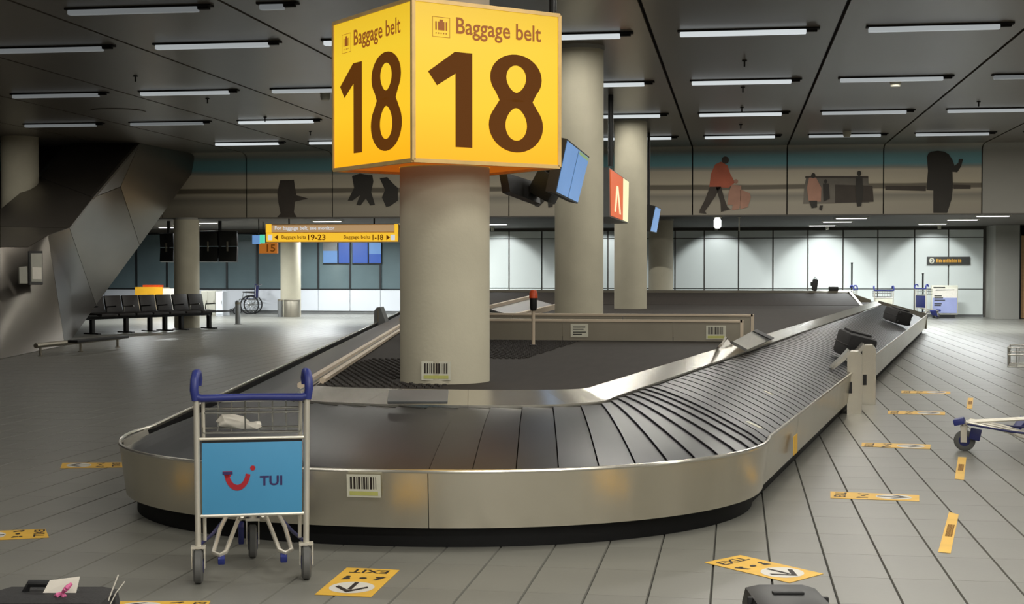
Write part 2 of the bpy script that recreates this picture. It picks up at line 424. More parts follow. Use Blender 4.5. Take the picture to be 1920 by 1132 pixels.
# white panels of the far wall (right of the pillar)
xs = [-9.5 + 1.08 * 0, -8.42, -7.34, -6.26, -5.18, -4.1, -3.02, -1.94] + [-1.01, 0.08, 1.16, 2.25, 3.34, 4.41, 5.53, 6.56, 7.62]
for x0, x1 in zip(xs, xs[1:]):
    for z0, z1 in ((0.08, 0.855), (0.885, 2.47), (2.495, 2.72)):
        B().bb((x0 + 0.022, YW - 0.03, z0), (x1 - 0.022, YW + 0.05, z1)).build('wall_panel', 'white_panel', wf)
bl = B().bb((-9.5, YW, 0.0), (7.62, YW + 0.05, 0.08)).build('baseboard_back', 'grey_metal'); tag(bl, None, None, None, 'structure')
# plain pier and brown door at the far right
p = B().bb((7.7, YW - 1.6, 0), (8.4, YW + 0.05, LOWC)).build('wall_pier', 'wall_paint'); p.name = 'wall_right.001'; tag(p, 'plain grey wall pier beside the brown door', None, None, 'structure')
d_ = B().bb((8.44, YW - 1.5, 0.02), (10.6, YW - 1.42, 2.5)).build('door_1', 'tan_wood'); tag(d_, 'brown wooden door at the right edge', None, None, 'structure')
B().box((8.62, YW - 1.53, 1.05), (0.03, 0.05, 0.3), None, 0.008).build('door_handle', 'steel_dull', d_)
B().bb((8.4, YW - 1.52, 0), (8.46, YW - 1.4, 2.58)).build('door_frame', 'mullion', d_)
# glazed wall on the left: dado panels, glass panes, mullions
mx = [-22.6, -21.34, -20.2, -19.106, -18.04, -16.98, -15.91, -14.98, -13.79, -12.7, -11.66, -10.6, -9.55]
wn = B().bb((mx[0], YW + 0.0, 0.8), (mx[-1], YW + 0.04, 2.7)).build('window_1', 'mullion'); tag(wn, 'row of dark teal windows above a white dado', None, None, 'structure')
for x0, x1 in zip(mx, mx[1:]):
    B().bb((x0 + 0.03, YW - 0.02, 0.84), (x1 - 0.03, YW, 2.66)).build('pane', 'window_glass', wn)
    B().bb((x0 - 0.03, YW - 0.06, 0.8), (x0 + 0.03, YW, 2.7)).build('mullion', 'mullion', wn)
    B().bb((x0 + 0.008, YW - 0.06, 0.1), (x1 - 0.008, YW + 0.05, 0.79)).build('dado_panel', 'dado', wf)
B().bb((mx[0], YW - 0.03, 0), (mx[-1], YW + 0.05, 0.1)).build('baseboard_left', 'grey_metal'); tag(bpy.data.objects['baseboard_left'], None, None, None, 'structure')

# pillars
PILLARS = [(-2.054, 10.089), (-2.05, 18.95), (-2.05, 28.35), (-1.95, 38.0), (-13.95, 35.3), (-14.0, 44.2)]
PR = 0.32
pill = []
plabel = ['nearest round concrete pillar, the lit yellow sign wrapped around it', 'round concrete pillar second in line behind the sign, rising from behind the low steel barrier',
          'round concrete pillar third in line, its foot on the dark carousel deck', 'round pillar last in line before the white far wall',
          'round pillar behind the row of black seats', 'round pillar with the steel bins at its foot']
for i, (x, y) in enumerate(PILLARS):
    top = CEIL if y < YF else LOWC
    z0 = 0.0
    r = PR
    b_ = B().lathe([(r, z0), (r, top)], (x, y, 0), 48)
    o = b_.build('pillar', 'concrete'); tag(o, plabel[i], None, 'round concrete pillars', 'structure'); pill.append(o)
    # cast ring joint at the head and the shadow groove at the foot
    B().lathe([(r + 0.012, top - 0.05), (r + 0.012, top)], (x, y, 0), 48).build('collar', 'wall_paint', o)
# far left dark pillar behind the angular wall
x, y = atz(37, 257, CEIL).x, atz(37, 257, CEIL).y
o = B().lathe([(0.4, 0), (0.4, CEIL)], (x, y, 0), 40).build('pillar', 'concrete'); tag(o, 'dim round pillar at the far left behind the angular metal wall', None, None, 'structure')

# angular metal clad stair wall at the left
def P3(u, v, y=None, z=None): return atz(u, v, z) if z is not None else aty(u, v, y)
g = dict(f=P3(134, 267, z=CEIL), e=P3(262, 268, z=CEIL), d=P3(384, 292, z=CEIL), c=P3(262, 460, 33.0), b=P3(138, 632, z=0.0), a=P3(-260, 700, z=0.0), a0=P3(0, 673, z=0),
         g=P3(226, 350, 31.5), m=P3(175, 370, 29.5), i=P3(130, 427, 28.6), j=P3(180, 572, 31.2), k=P3(90, 441, 27.6), l=P3(122, 648, z=0.0), n=P3(53, 463, 26.8), q=P3(73, 332, 30.5), r=P3(0, 392, 29.0), p=P3(0, 425, 27.8),
         s=P3(0, 463, 26.4), pl=P3(-260, 440, 25.0), rl=P3(-260, 405, 27.0), sl=P3(-260, 480, 24.5))
st = tag(bpy.data.objects.new('wall_left.001', None), 'angular wall of folded brushed metal panels at the left', None, None, 'structure'); C.objects.link(st)
def facet(keys, name='cladding_panel', m='clad'):
    pts = [g[k] for k in keys]
    n = Vector((0, 0, 0))
    for k in range(1, len(pts) - 1): n += (pts[k] - pts[0]).cross(pts[k + 1] - pts[0])
    n.normalize()
    cen = sum(pts, Vector()) / len(pts)
    if n.dot(_O - cen) < 0: n = -n
    b_ = B(); pts2 = [p_ + (cen - p_).normalized() * 0.012 for p_ in pts]
    f_ = [b_.bm.verts.new(p_) for p_ in pts2]; k_ = [b_.bm.verts.new(p_ - n * 0.06) for p_ in pts2]
    nn = len(pts)
    cv = b_.bm.verts.new(sum(pts2, Vector()) / nn); ck = b_.bm.verts.new(sum(pts2, Vector()) / nn - n * 0.06)
    for q_ in range(nn):
        b_.bm.faces.new((f_[q_], f_[(q_ + 1) % nn], cv)); b_.bm.faces.new((k_[(q_ + 1) % nn], k_[q_], ck))
        b_.bm.faces.new((f_[q_], k_[q_], k_[(q_ + 1) % nn], f_[(q_ + 1) % nn]))
    return b_.build(name, m, st)
for ks in (('f', 'e', 'm', 'q'), ('q', 'm', 'i', 'p', 'r'), ('e', 'd', 'c', 'g'), ('e', 'g', 'm'), ('m', 'g', 'c', 'j', 'i'), ('i', 'j', 'b', 'l', 'k'), ('p', 'i', 'k', 'n', 's'),
           ('s', 'n', 'k', 'l', 'a0'), ('rl', 'r', 'p', 'pl'), ('pl', 'p', 's', 'sl'), ('sl', 's', 'a0', 'a')): facet(ks)
# solid core behind the facets
core = B()
core.prism([g['b'] + Vector((-1.0, 1.4, 0)), g['c'] + Vector((-1.0, 1.2, 0)), g['d'] + Vector((-1.2, 0.3, -0.02)), g['f'] + Vector((-0.6, 0.8, -0.02)), g['r'] + Vector((-0.8, 1.6, 0)), g['a0'] + Vector((-1.4, 1.4, 0))], (-1.4, 0.6, 0))
core.build('wall_core', 'dark_wall', st)

# notices on the metal wall
def wall_quad(us, m, name, off=0.03, cat=None, label=None, frame=None):
    """flat board hung on the wall facet s-n-k-l-a0, corners in picture order"""
    n = (g['l'] - g['a0']).cross(g['k'] - g['a0']).normalized()
    if n.dot(_O - g['a0']) < 0: n = -n
    pts = []
    for u, v in us:
        d = ray(u, v); t = (g['a0'] - _O).dot(n) / d.dot(n); pts.append(_O + d * t + n * off)
    return pts, n
pts, n = wall_quad([(52, 471), (77, 471), (78, 534), (53, 534)], None, None)
t = empty('notice_frame', pts[3], 'dark framed notice board on the metal wall', 'notice board')
B().prism(pts, -n * 0.028).build('frame', 'black', t)
cen = sum(pts, Vector()) / 4
B().prism([p_ + (cen - p_) * 0.16 + n * 0.012 for p_ in pts], -n * 0.012).build('notice_sheet', 'grey_cabinet', t)
B().prism([cen.lerp(pts[3], 0.7) + n * 0.016, cen.lerp(pts[2], 0.7) + n * 0.016, cen + (pts[2] - pts[3]) * 0.35 + n * 0.016, cen + (pts[3] - pts[2]) * 0.35 + n * 0.016], -n * 0.004).build('leaflet', 'paper', t)
pts, n = wall_quad([(33, 501), (48, 500), (49, 532), (34, 532)], None, None)
o = B().prism(pts, -n * 0.02).build('paper_notice', 'grey_cabinet'); tag(o, 'plain pale notice sheet left of the dark framed notice board', 'notice')

# ------------------------------------------------------------------ lamps of the hall ceiling
lamp_me = {}
def lamp_parts(t, length, kind):
    key = (round(length, 2), kind)
    if key not in lamp_me:
        h = B().bb((-length / 2 - 0.03, -0.06, -0.02), (length / 2 + 0.16, 0.06, 0), 0.0).bb((length / 2, -0.03, -0.05), (length / 2 + 0.13, 0.03, -0.02)).build('housing', 'ceiling_dark', t, (0, 0, 0))
        d = B().bb((-length / 2, -0.045, -0.075), (length / 2, 0.045, -0.02), 0.012).build('diffuser', kind, t, (0, 0, 0))
        lamp_me[key] = (h.data, d.data)
    else:
        inst(lamp_me[key][0], 'housing', t, (0, 0, 0)); inst(lamp_me[key][1], 'diffuser', t, (0, 0, 0))
def area(parent, size, sy, watts, col, spread, loc=(0, 0, 0), rot=None):
    l = bpy.data.lights.new('lamp_light', 'AREA'); l.shape = 'RECTANGLE'; l.size = size; l.size_y = sy; l.energy = watts; l.color = col; l.spread = spread
    o = bpy.data.objects.new('lamp_light', l); C.objects.link(o); o.parent = parent; o.location = loc
    if rot: o.rotation_euler = rot
    return o
rows = [-10.65, -5.9, -1.15, 3.6, 8.35, 13.1, 17.85, 22.6, 27.35, 32.1]  # near rows, out of view, are added to light the front faces
spread_of = {}
power_of = {-10.65: 1.0, -5.9: 2.4, -1.15: 2.4, 3.6: 2.4, 8.35: 1.3, 13.1: 0.85, 32.1: 1.3}
for y in rows:
    for k in range(-7, 5):
        x = 0.07 + DX * k
        if y < 17 and (abs(x + 2.05) < 0.3): continue
        if y == 32.1 and k <= -6: continue
        dim = 'tube'
        if k <= -4 and y < 20: dim = 'tube_vignette_dim' if k < -3 else 'tube_vignette_mid'
        elif k <= -5 and y < 30: dim = 'tube_vignette_dim'
        elif k <= -3 and y < 24: dim = 'tube_vignette_mid'
        elif k >= 1: dim = 'tube_vignette_mid' if k == 1 else 'tube_vignette_dim'
        if k >= 1 and y > 26: dim = 'tube_vignette_mid'
        nth = ['', 'first', 'second', 'third', 'fourth', 'fifth', 'sixth', 'seventh', 'eighth', 'ninth', 'tenth']
        row = nth[len(rows) - rows.index(y)]
        n = k + 1 if k >= -1 else -1 - k
        where = 'over the pillar line' if n == 0 else '%s panel %s of the pillars' % (nth[n], 'left' if k < -1 else 'right')
        lab = ('white ceiling strip lamp, %s row from the frieze, %s' if y > 17 else 'unseen added strip lamp overhead, %s row from frieze, %s') % (row, where)
        t = empty('strip_lamp', (x, y, CEIL), lab, 'ceiling lamp', 'strip lamps of the hall ceiling', 0, False)
        lamp_parts(t, 1.52, dim)
        w = LAMP_W * power_of.get(y, 1.0)
        if x < -3.5 and y < 25: w *= 0.42           # left lamps weakened in place of lens vignette
        if x < -5.5 and y < 25: w *= 0.3
        if x < -8: w *= 0.42
        if k == -1 and y > 17: w *= 0.45             # over the pillars
        if x > 3.5: w *= 0.55  # right lamps weakened for the same vignette
        area(t, 1.45, 0.08, w, (1.0, 0.965, 0.88), math.radians(spread_of.get(y, 180)), (0, 0, -0.085))
t = empty('strip_lamp', (-6.65, 15.28, CEIL), 'dim strip lamp alone in front of the lamp rows, upper left', 'ceiling lamp', 'strip lamps of the hall ceiling', 0, False); lamp_parts(t, 1.52, 'tube_vignette_dim')
t = empty('strip_lamp', (-5.04, 15.28, CEIL), 'very short lamp at the top edge left of the yellow sign', 'ceiling lamp', 'strip lamps of the hall ceiling', 0, False); lamp_parts(t, 0.27, 'tube_vignette_dim')

# small ceiling fittings
def fitting(u, v, white, lab, name, cat, grp):
    p_ = atz(u, v, CEIL)
    t = empty(name, p_, lab, cat, grp)
    if white:
        B().lathe([(0.09, -0.02), (0.09, 0)], p_, 20).build('base', 'label_white', t); B().lathe([(0.07, -0.12), (0.085, -0.06), (0.08, -0.02)], p_, 20).build('dome', 'label_white', t)
    else:
        B().lathe([(0.035, -0.015), (0.035, 0)], p_, 14).build('escutcheon', 'black', t); B().lathe([(0.012, -0.09), (0.012, -0.015)], p_, 10).build('nozzle', 'black', t)
for u, v, lab in ((1679, 148, 'white dome detector beside the second lamp row, right'), (1588, 246, 'white dome detector at the lamp nearest the frieze'), (610, 174, 'white dome detector left of the yellow sign')):
    fitting(u, v, True, lab, 'smoke_detector', 'detector', 'white dome detectors')
for u, v, lab in ((1396, 113, 'black sprinkler, first of the line above the walking figure'), (1393, 163, 'black sprinkler, second of the line above the walking figure'), (1391, 201, 'black sprinkler, third of the line above the walking figure'), (1389, 233, 'black sprinkler, last of the line above the walking figure'),
                  (254, 142, 'black sprinkler above the dim lamps at the left'), (389, 184, 'black sprinkler under the end of a lamp, left'), (497, 219, 'black sprinkler over the lamp left of the yellow sign'), (582, 246, 'black sprinkler close to the yellow sign edge'), (1835, 190, 'black sprinkler at the right above the dark printed figure')):
    fitting(u, v, False, lab, 'sprinkler', 'sprinkler', 'black ceiling sprinklers')
for u, v, r, lab in ((978, -2, 0.42, 'round ceiling hatch above the yellow sign'), (222, 208, 0.5, 'round ceiling hatch among the dim lamps at the left')):
    p_ = atz(u, v, CEIL); o = B().lathe([(r, -0.015), (r, 0)], p_, 40).build('ceiling_hatch', 'ceiling_white'); tag(o, lab, 'hatch')

# lamps under the low ceiling
def low_lamp(x, y, lab, length=0.75, rz=0.0, watts=BACK_W, kind='tube_hot'):
    t = empty('recessed_lamp', (x, y, LOWC), lab, 'ceiling lamp', 'lamps of the low ceiling', rz, False)
    B().bb((-length / 2 - 0.04, -0.12, -0.02), (length / 2 + 0.04, 0.12, 0)).build('housing', 'label_white', t, (0, 0, 0))
    B().bb((-length / 2, -0.08, -0.035), (length / 2, 0.08, -0.02)).build('diffuser', kind, t, (0, 0, 0))
    area(t, length, 0.16, watts, (0.96, 1.0, 1.0), math.radians(170), (0, 0, -0.04))
for x, y, lab in ((2.55, 44.2, 'bright lamp strip under the low ceiling, right, farthest of three'), (2.75, 40.6, 'bright lamp strip under the low ceiling, right, middle of three'), (2.9, 37.6, 'bright lamp strip under the low ceiling, right, nearest of three'),
                  (5.6, 43.0, 'bright lamp strip above the dark wall sign, farthest of three'), (5.9, 39.4, 'bright lamp strip above the dark wall sign, middle of three'), (6.2, 36.6, 'bright lamp strip above the dark wall sign, nearest of three'),
                  (-7.0, 41.5, 'lamp strip seen between the pillars'), (-11.0, 38.0, 'lamp strip above the yellow overhead sign'), (-14.9, 39.0, 'lamp strip right of the left round pillar'), (-16.6, 38.3, 'lamp strip left of the left round pillar'), (-12.6, 40.6, 'lamp strip before the far left round pillar'), (-17.5, 43.0, 'lamp strip deep behind the black monitors'), (-9.0, 44.2, 'lamp strip over the dado behind the sign pillar'), (-9.3, 40.5, 'added lamp strip above the right end of the yellow overhead sign'), (-13.0, 44.6, 'added lamp strip before the windows, above the steel bins'), (-16.2, 41.0, 'added lamp strip above the black display backs')):  # closing lamps of this list are added to brighten the back left
    low_lamp(x, y, lab, 0.75, 0, BACK_W * 1.35 if x > 0 else BACK_W * (0.75 if y < 40 else 1.25))
# wall washers: spot fittings at the head of the white wall
def washer(x, lab):
    t = empty('wall_washer', (x, YW - 1.7, LOWC), lab, 'spotlight', 'spotlights washing the white wall', 0, False)
    B().bb((-0.06, -0.06, -0.02), (0.06, 0.06, 0)).build('base', 'label_white', t, (0, 0, 0))
    B().lathe([(0.05, -0.12), (0.055, -0.02)], (0, 0, 0), 16).build('spot_head', 'label_white', t, (0, 0, 0))
    l = bpy.data.lights.new('lamp_light', 'SPOT'); l.energy = SPOT_W; l.spot_size = math.radians(84); l.spot_blend = 0.4; l.shadow_soft_size = 0.03; l.color = (0.95, 1.0, 1.0)
    o = bpy.data.objects.new('lamp_light', l); C.objects.link(o); o.parent = t; o.location = (0, 0, -0.14); o.rotation_euler = (math.radians(47), 0, 0)
for x, lab in ((-7.6, 'small spotlight at the white wall seen left of the second pillar'), (-4.2, 'small spotlight at the white wall behind the second pillar'), (-0.6, 'small spotlight at the left end of the white wall'), (2.75, 'small spotlight at the middle of the white wall'), (6.05, 'small spotlight above the dark wall sign')): washer(x, lab)

t = empty('washer_glare', (-0.46, 36.3, LOWC), 'added white glow in place of a washer reflection, below the walking figure', 'spotlight', None, 0, False)  # glowing body shaped to stand in for a washer's ceiling reflection
B().lathe([(0.10, -0.03), (0.10, 0)], (0, 0, 0), 16).build('base', 'label_white', t, (0, 0, 0))
B().lathe([(0.05, -0.30), (0.09, -0.26), (0.09, -0.10), (0.05, -0.03)], (0, 0, 0), 16).build('glare_body', 'tube_hot', t, (0, 0, 0))
p_ = aty(1386, 402, 37.0); t = empty('pendant_rod', (p_.x, 37.0, LOWC), 'thin white rod hanging from the low ceiling right of the added white glow', 'rod', None, 0, False)
B().lathe([(0.03, -0.02), (0.03, 0)], (0, 0, 0), 10).build('base', 'label_white', t, (0, 0, 0)); B().lathe([(0.018, -0.35), (0.018, -0.02)], (0, 0, 0), 8).build('rod', 'label_white', t, (0, 0, 0))

# ================================================================== THE BAGGAGE CAROUSEL
AX, YS, TAN = -1.92, 9.6, 0.1665
CZ, SZ = 1 / math.hypot(1, TAN), TAN / math.hypot(1, TAN)
YEND = 35.0
def curve_path(hx, sy, nl, nr):
    """half loop seen from above: left leg, front bow, right leg; returns a function of arc length from the bow's middle"""
    pts = []
    for k in range(-60, 61):
        a_ = PI / 2 * k / 60
        n_ = nl if k < 0 else nr
        cx_, sx_ = math.cos(a_), math.sin(abs(a_))
        pts.append(Vector((AX + math.copysign(1, k or 1) * hx * sx_ ** (2 / n_), YS - sy * cx_ ** (2 / n_), 0)))
    mid = 60
    def acc(seq):
        L_ = [0.0]
        for p0, p1 in zip(seq, seq[1:]): L_.append(L_[-1] + (p1 - p0).length)
        return L_
    R_ = pts[mid:]; Lf = list(reversed(pts[:mid + 1]))
    aR, aL = acc(R_), acc(Lf)
    def at(s):
        seq, L_, sg = (R_, aR, 1) if s >= 0 else (Lf, aL, -1)
        q = abs(s)
        if q >= L_[-1]:
            e_ = q - L_[-1]; return seq[-1] + Vector((sg * SZ * e_, CZ * e_, 0))
        for i in range(len(L_) - 1):
            if L_[i + 1] >= q:
                f = (q - L_[i]) / max(1e-9, L_[i + 1] - L_[i]); return seq[i].lerp(seq[i + 1], f)
    return at, aL[-1], aR[-1]
out, oL, oR = curve_path(2.14, 1.93, 2.35, 2.05)
inn, iL, iR = curve_path(1.10, 0.66, 2.5, 2.3)
rim, rL, rR = curve_path(0.96, 0.34, 2.6, 2.4)
kik, kL, kR = curve_path(2.03, 1.83, 2.35, 2.05)
ZO, ZI, ZR, ZS = 0.37, 0.655, 0.745, 0.115
LEG = (YEND - YS) / CZ
car = empty('baggage_carousel', (AX, 9.0, 0), 'long steel baggage carousel with black overlapping belt slats around the sign pillar', 'carousel')

def imap0(s): return s * (iR / oR if s >= 0 else iL / oL) if -oL <= s <= oR else (s - oR + iR if s > 0 else s + oL - iL)
# skirt, in sheets with fine joints; lip along its top
def band(fa, sa, za, fb, sb, zb, n, thick_dir, t=0.006):
    """sheet between two parametrised edges, with thickness"""
    b_ = B(); A = []; Bv = []; A2 = []; B2 = []
    for k in range(n + 1):
        f = k / n
        pa = fa(sa[0] + (sa[1] - sa[0]) * f); pb = fb(sb[0] + (sb[1] - sb[0]) * f)
        pa = Vector((pa.x, pa.y, za)); pb = Vector((pb.x, pb.y, zb))
        A.append(b_.bm.verts.new(pa)); Bv.append(b_.bm.verts.new(pb))
        A2.append(b_.bm.verts.new(pa + Vector(thick_dir))); B2.append(b_.bm.verts.new(pb + Vector(thick_dir)))
    for k in range(n):
        for q in ((A[k], A[k + 1], Bv[k + 1], Bv[k]), (A2[k], B2[k], B2[k + 1], A2[k + 1]), (A[k], A2[k], A2[k + 1], A[k + 1]), (Bv[k], Bv[k + 1], B2[k + 1], B2[k])):
            f_ = b_.bm.faces.new(q); f_.smooth = q[0] in (A[k], A2[k]) and len(q) == 4
    b_.bm.faces.new((A[0], Bv[0], B2[0], A2[0])); b_.bm.faces.new((A[-1], A2[-1], B2[-1], Bv[-1]))
    return b_
low, lL, lR = curve_path(2.10, 1.885, 2.35, 2.05)
cuts = [-(oL + LEG) + 0.02] + [-(oL + q) for q in (19, 13, 7.0, 2.6)] + [-2.4, 0.26, oR + 1.6, oR + 6.4, oR + 11, oR + 16, oR + 21, oR + LEG - 0.02]
for s0, s1 in zip(cuts, cuts[1:]):
    fs = lambda s: s * (lR / oR if s >= 0 else lL / oL) if -oL <= s <= oR else (s - oR + lR if s > 0 else s + oL - lL)
    n = 40 if abs(s0) < oR + 1 and abs(s1) < oR + 3 else 4
    # follow the edge point by point so that the low edge stays below the lip
    b_ = B(); A = []; D = []
    for k in range(n + 1):
        s = s0 + 0.0025 + (s1 - s0 - 0.005) * k / n
        pa = out(s); pb = low(fs(s))
        A.append((Vector((pa.x, pa.y, 0.43)), Vector((pb.x, pb.y, ZS))))
    F = [(b_.bm.verts.new(p0), b_.bm.verts.new(p1), b_.bm.verts.new(p1 + Vector((0, 0.03, 0))), b_.bm.verts.new(p0 + Vector((0, 0.03, -0.0)))) for p0, p1 in A]
    for q0, q1 in zip(F, F[1:]):
        for i in range(4):
            f_ = b_.bm.faces.new((q0[i], q1[i], q1[(i + 1) % 4], q0[(i + 1) % 4])); f_.smooth = i in (0, 2)
    b_.bm.faces.new(F[0]); b_.bm.faces.new(F[-1])
    b_.build('skirt_panel', 'steel', car)
def samples(n1=70, n2=6):
    ss = [-(oL + LEG * (1 - k / n2)) for k in range(n2)] + [-oL + (oL + oR) * k / n1 for k in range(n1 + 1)] + [oR + LEG * (k + 1) / n2 for k in range(n2)]
    return ss
B().tube([Vector((out(s).x, out(s).y + 0.008, 0.432)) for s in samples()], 0.012, 8).build('skirt_lip', 'steel_bright', car)
# black rubber seal inside the lip
b_ = B(); prev = None
for s in samples():
    po, pi_ = out(s), inn(imap0(s)); p_ = po.lerp(pi_, 0.022)
    cur = (b_.bm.verts.new((p_.x, p_.y, 0.345)), b_.bm.verts.new((p_.x, p_.y, 0.42)))
    if prev:
        f_ = b_.bm.faces.new((prev[0], cur[0], cur[1], prev[1])); f_.smooth = True
    prev = cur
bmesh.ops.solidify(b_.bm, geom=b_.bm.faces[:], thickness=0.012)
b_.build('rubber_seal', 'rubber_edge', car)
# recessed black kick plate
def kmap(s): return s * (kR / oR if s >= 0 else kL / oL) if -oL <= s <= oR else (s - oR + kR if s > 0 else s + oL - kL)
b_ = B(); prev = None
for s in samples():
    p_ = kik(kmap(s)); cur = (b_.bm.verts.new((p_.x, p_.y, 0.0)), b_.bm.verts.new((p_.x, p_.y, 0.36)))
    if prev:
        f_ = b_.bm.faces.new((prev[0], cur[0], cur[1], prev[1])); f_.smooth = True
    prev = cur
bmesh.ops.solidify(b_.bm, geom=b_.bm.faces[:], thickness=0.02)
b_.build('kick_plate', 'kick', car)

# belt slats: overlapping crescent plates, the near ones unique, the straight runs sharing a mesh
PITCH_S = 0.25
KIN = 0.80
def belt_z(f): return ZO + (ZI - ZO) * (1 - (1 - f) ** 1.4)     # cambered plates, steeper towards the skirt
def si(s):
    lim = oR if s >= 0 else oL
    return s * KIN if abs(s) <= lim else math.copysign(lim * KIN + abs(s) - lim, s)
def edge(s, n=7):
    po, pi_ = out(s), inn(si(s)); d = (po - pi_)
    res = []
    for k in range(n + 1):
        f = k / n; p_ = po.lerp(pi_, f)
        # inset a little from the skirt
        if k == 0: p_ = po.lerp(pi_, 0.03)
        if k == n: p_ = po.lerp(pi_, 0.985)
        res.append(Vector((p_.x, p_.y, belt_z(f))))
    return res
def slat(s0, s1):
    """plate from s0 to s1, raised on its s0 side so that it overlaps its neighbour"""
    e0 = edge(s0 - 0.012); e1 = edge(s1 - 0.019); n = len(e0)
    up0 = 0.011 if -oL - 0.3 < s0 < oR + 0.1 else 0.0045
    up1, th = 0.0, 0.006
    b_ = B(); V = []
    for p0, p1 in zip(e0, e1):
        V.append((b_.bm.verts.new(p0 + Vector((0, 0, up0))), b_.bm.verts.new(p1 + Vector((0, 0, up1))), b_.bm.verts.new(p1 + Vector((0, 0, up1 - th))), b_.bm.verts.new(p0 + Vector((0, 0, up0 - th - 0.004)))))
    for q0, q1 in zip(V, V[1:]):
        for i in range(4):
            f_ = b_.bm.faces.new((q0[i], q0[(i + 1) % 4], q1[(i + 1) % 4], q1[i])); f_.smooth = i in (0, 2)
    b_.bm.faces.new(V[0]); b_.bm.faces.new(list(reversed(V[-1])))
    return b_
s = -(oL + LEG) + 1.3; shared = {}
count = 0
while s < oR + LEG - 1.4:
    side = 1 if s > 0 else -1
    straight = (s > oR + 0.25) or (s < -oL - 0.5)
    if straight and side in shared:
        me, s00 = shared[side]
        dlt = abs(s) - abs(s00)
        inst(me, 'slat', car, Vector((side * SZ * dlt, CZ * dlt, 0)) - car.location)
    else:
        o = slat(s, s + PITCH_S).build('slat', 'rubber', car)
        if straight: shared[side] = (o.data, s)
    s += PITCH_S; count += 1
# dark drip pan under the slats
b_ = B(); prev = None
for s in samples(70, 8):
    e = edge(s, 1); e[1].z -= 0.02; cur = (b_.bm.verts.new(e[0] - Vector((0, 0, 0.06))), b_.bm.verts.new(e[1] - Vector((0, 0, 0.06))))
    if prev: b_.bm.faces.new((prev[0], cur[0], cur[1], prev[1]))
    prev = cur
bmesh.ops.solidify(b_.bm, geom=b_.bm.faces[:], thickness=0.01)
b_.build('belt_pan', 'rubber_edge', car)

# inner steel rim in sheets
def imap(s, L1, R1): return s * (R1 / oR if s >= 0 else L1 / oL) if -oL <= s <= oR else (s - oR + R1 if s > 0 else s + oL - L1)
rc = [-(oL + LEG) + 0.05] + [-(oL + q) for q in (19.6, 14, 9, 4.2)] + [-2.7, -1.0, 0.55, 2.0, oR + 1.0, oR + 3.4, oR + 5.2, oR + 10, oR + 16, oR + LEG - 0.05]
for s0, s1 in zip(rc, rc[1:]):
    n = 14 if abs(s0) < oR + 1.5 else 3
    b_ = B(); F = []
    for k in range(n + 1):
        s = s0 + 0.002 + (s1 - s0 - 0.004) * k / n
        pi_, pr = inn(imap(s, iL, iR)), rim(imap(s, rL, rR))
        a0_ = Vector((pi_.x, pi_.y, ZI + 0.022)); a1_ = Vector((pr.x, pr.y, ZR + 0.004))
        F.append((b_.bm.verts.new(a0_), b_.bm.verts.new(a1_), b_.bm.verts.new(a1_ - Vector((0, 0, 0.02))), b_.bm.verts.new(a0_ - Vector((0, 0, 0.02)))))
    for q0, q1 in zip(F, F[1:]):
        for i in range(4):
            f_ = b_.bm.faces.new((q0[i], q1[i], q1[(i + 1) % 4], q0[(i + 1) % 4])); f_.smooth = i in (0, 2)
    b_.bm.faces.new(F[0]); b_.bm.faces.new(F[-1])
    b_.build('rim_panel', 'steel_bright', car)
# light trim rails along the left leg's inner edge
for off, z, r in ((0.05, ZR + 0.015, 0.024), (-0.11, ZR - 0.02, 0.026)):
    pts = []
    for k in range(8):
        p_ = rim(-(rL + 0.12 + (LEG - 2) * k / 7)); pts.append((p_.x + off, p_.y, z))
    B().tube(pts, r, 6).build('edge_rail', 'trim_light', car)
# deck: filled island inside the rim, dished up at its far end
b_ = B()
ss = [q for q in samples(40, 10)]
L_ = [rim(imap(q, rL, rR)) for q in ss]
vs = [b_.bm.verts.new((p_.x, p_.y, ZR - 0.006)) for p_ in L_]
n = len(vs)
for k in range(n // 2):
    i, j = k, n - 1 - k
    if i + 1 < j: b_.bm.faces.new((vs[i], vs[i + 1], vs[j - 1], vs[j])) if i + 1 != j - 1 else b_.bm.faces.new((vs[i], vs[i + 1], vs[j]))
b_.build('deck', 'deck', car)
# raised far hood of the island with a steel crest
yh = 34.6
hx0, hx1 = -6.6, 2.6
b_ = B(); b_.prism([(hx0, yh - 3.4, ZR), (hx0, yh, ZR + 0.20), (hx0, yh + 0.5, ZR + 0.20), (hx0, yh + 0.5, 0.3), (hx0, yh - 3.4, 0.5)], (hx1 - hx0, 0, 0)); b_.build('far_hood', 'deck', car)
b_ = B(); b_.prism([(hx0, yh, ZR + 0.20), (hx0, yh + 0.08, ZR + 0.25), (hx0, yh + 0.5, ZR + 0.25), (hx0, yh + 0.5, ZR + 0.20)], (hx1 - hx0, 0, 0)); b_.build('hood_crest', 'steel_dull', car)
b_ = B(); b_.prism([(hx1, yh - 3.4, ZR), (hx1, yh, ZR + 0.25), (hx1, yh + 0.5, ZR + 0.25), (hx1, yh + 0.5, 0.5), (hx1, yh - 3.4, 0.5)], (0.06, 0, 0))
b_.prism([(hx1, yh - 0.1, ZR + 0.23), (hx1 + 0.5, yh - 0.3, ZR + 0.05), (hx1 + 0.5, yh + 0.4, ZR + 0.05), (hx1, yh + 0.5, ZR + 0.23)], (0, 0, -0.2)); b_.build('hood_end', 'steel_dull', car)
# end plate across each leg's far end
for sg in (1, -1):
    po, pi_ = out(sg * ((oR if sg > 0 else oL) + LEG)), inn(sg * ((iR if sg > 0 else iL) + LEG))
    b_ = B(); b_.prism([(po.x, po.y, 0.1), (pi_.x, pi_.y + 0.8, 0.1), (pi_.x, pi_.y + 0.8, ZR), (po.x, po.y, 0.46)], (0, 0.08, 0)); b_.build('end_plate', 'steel', car)

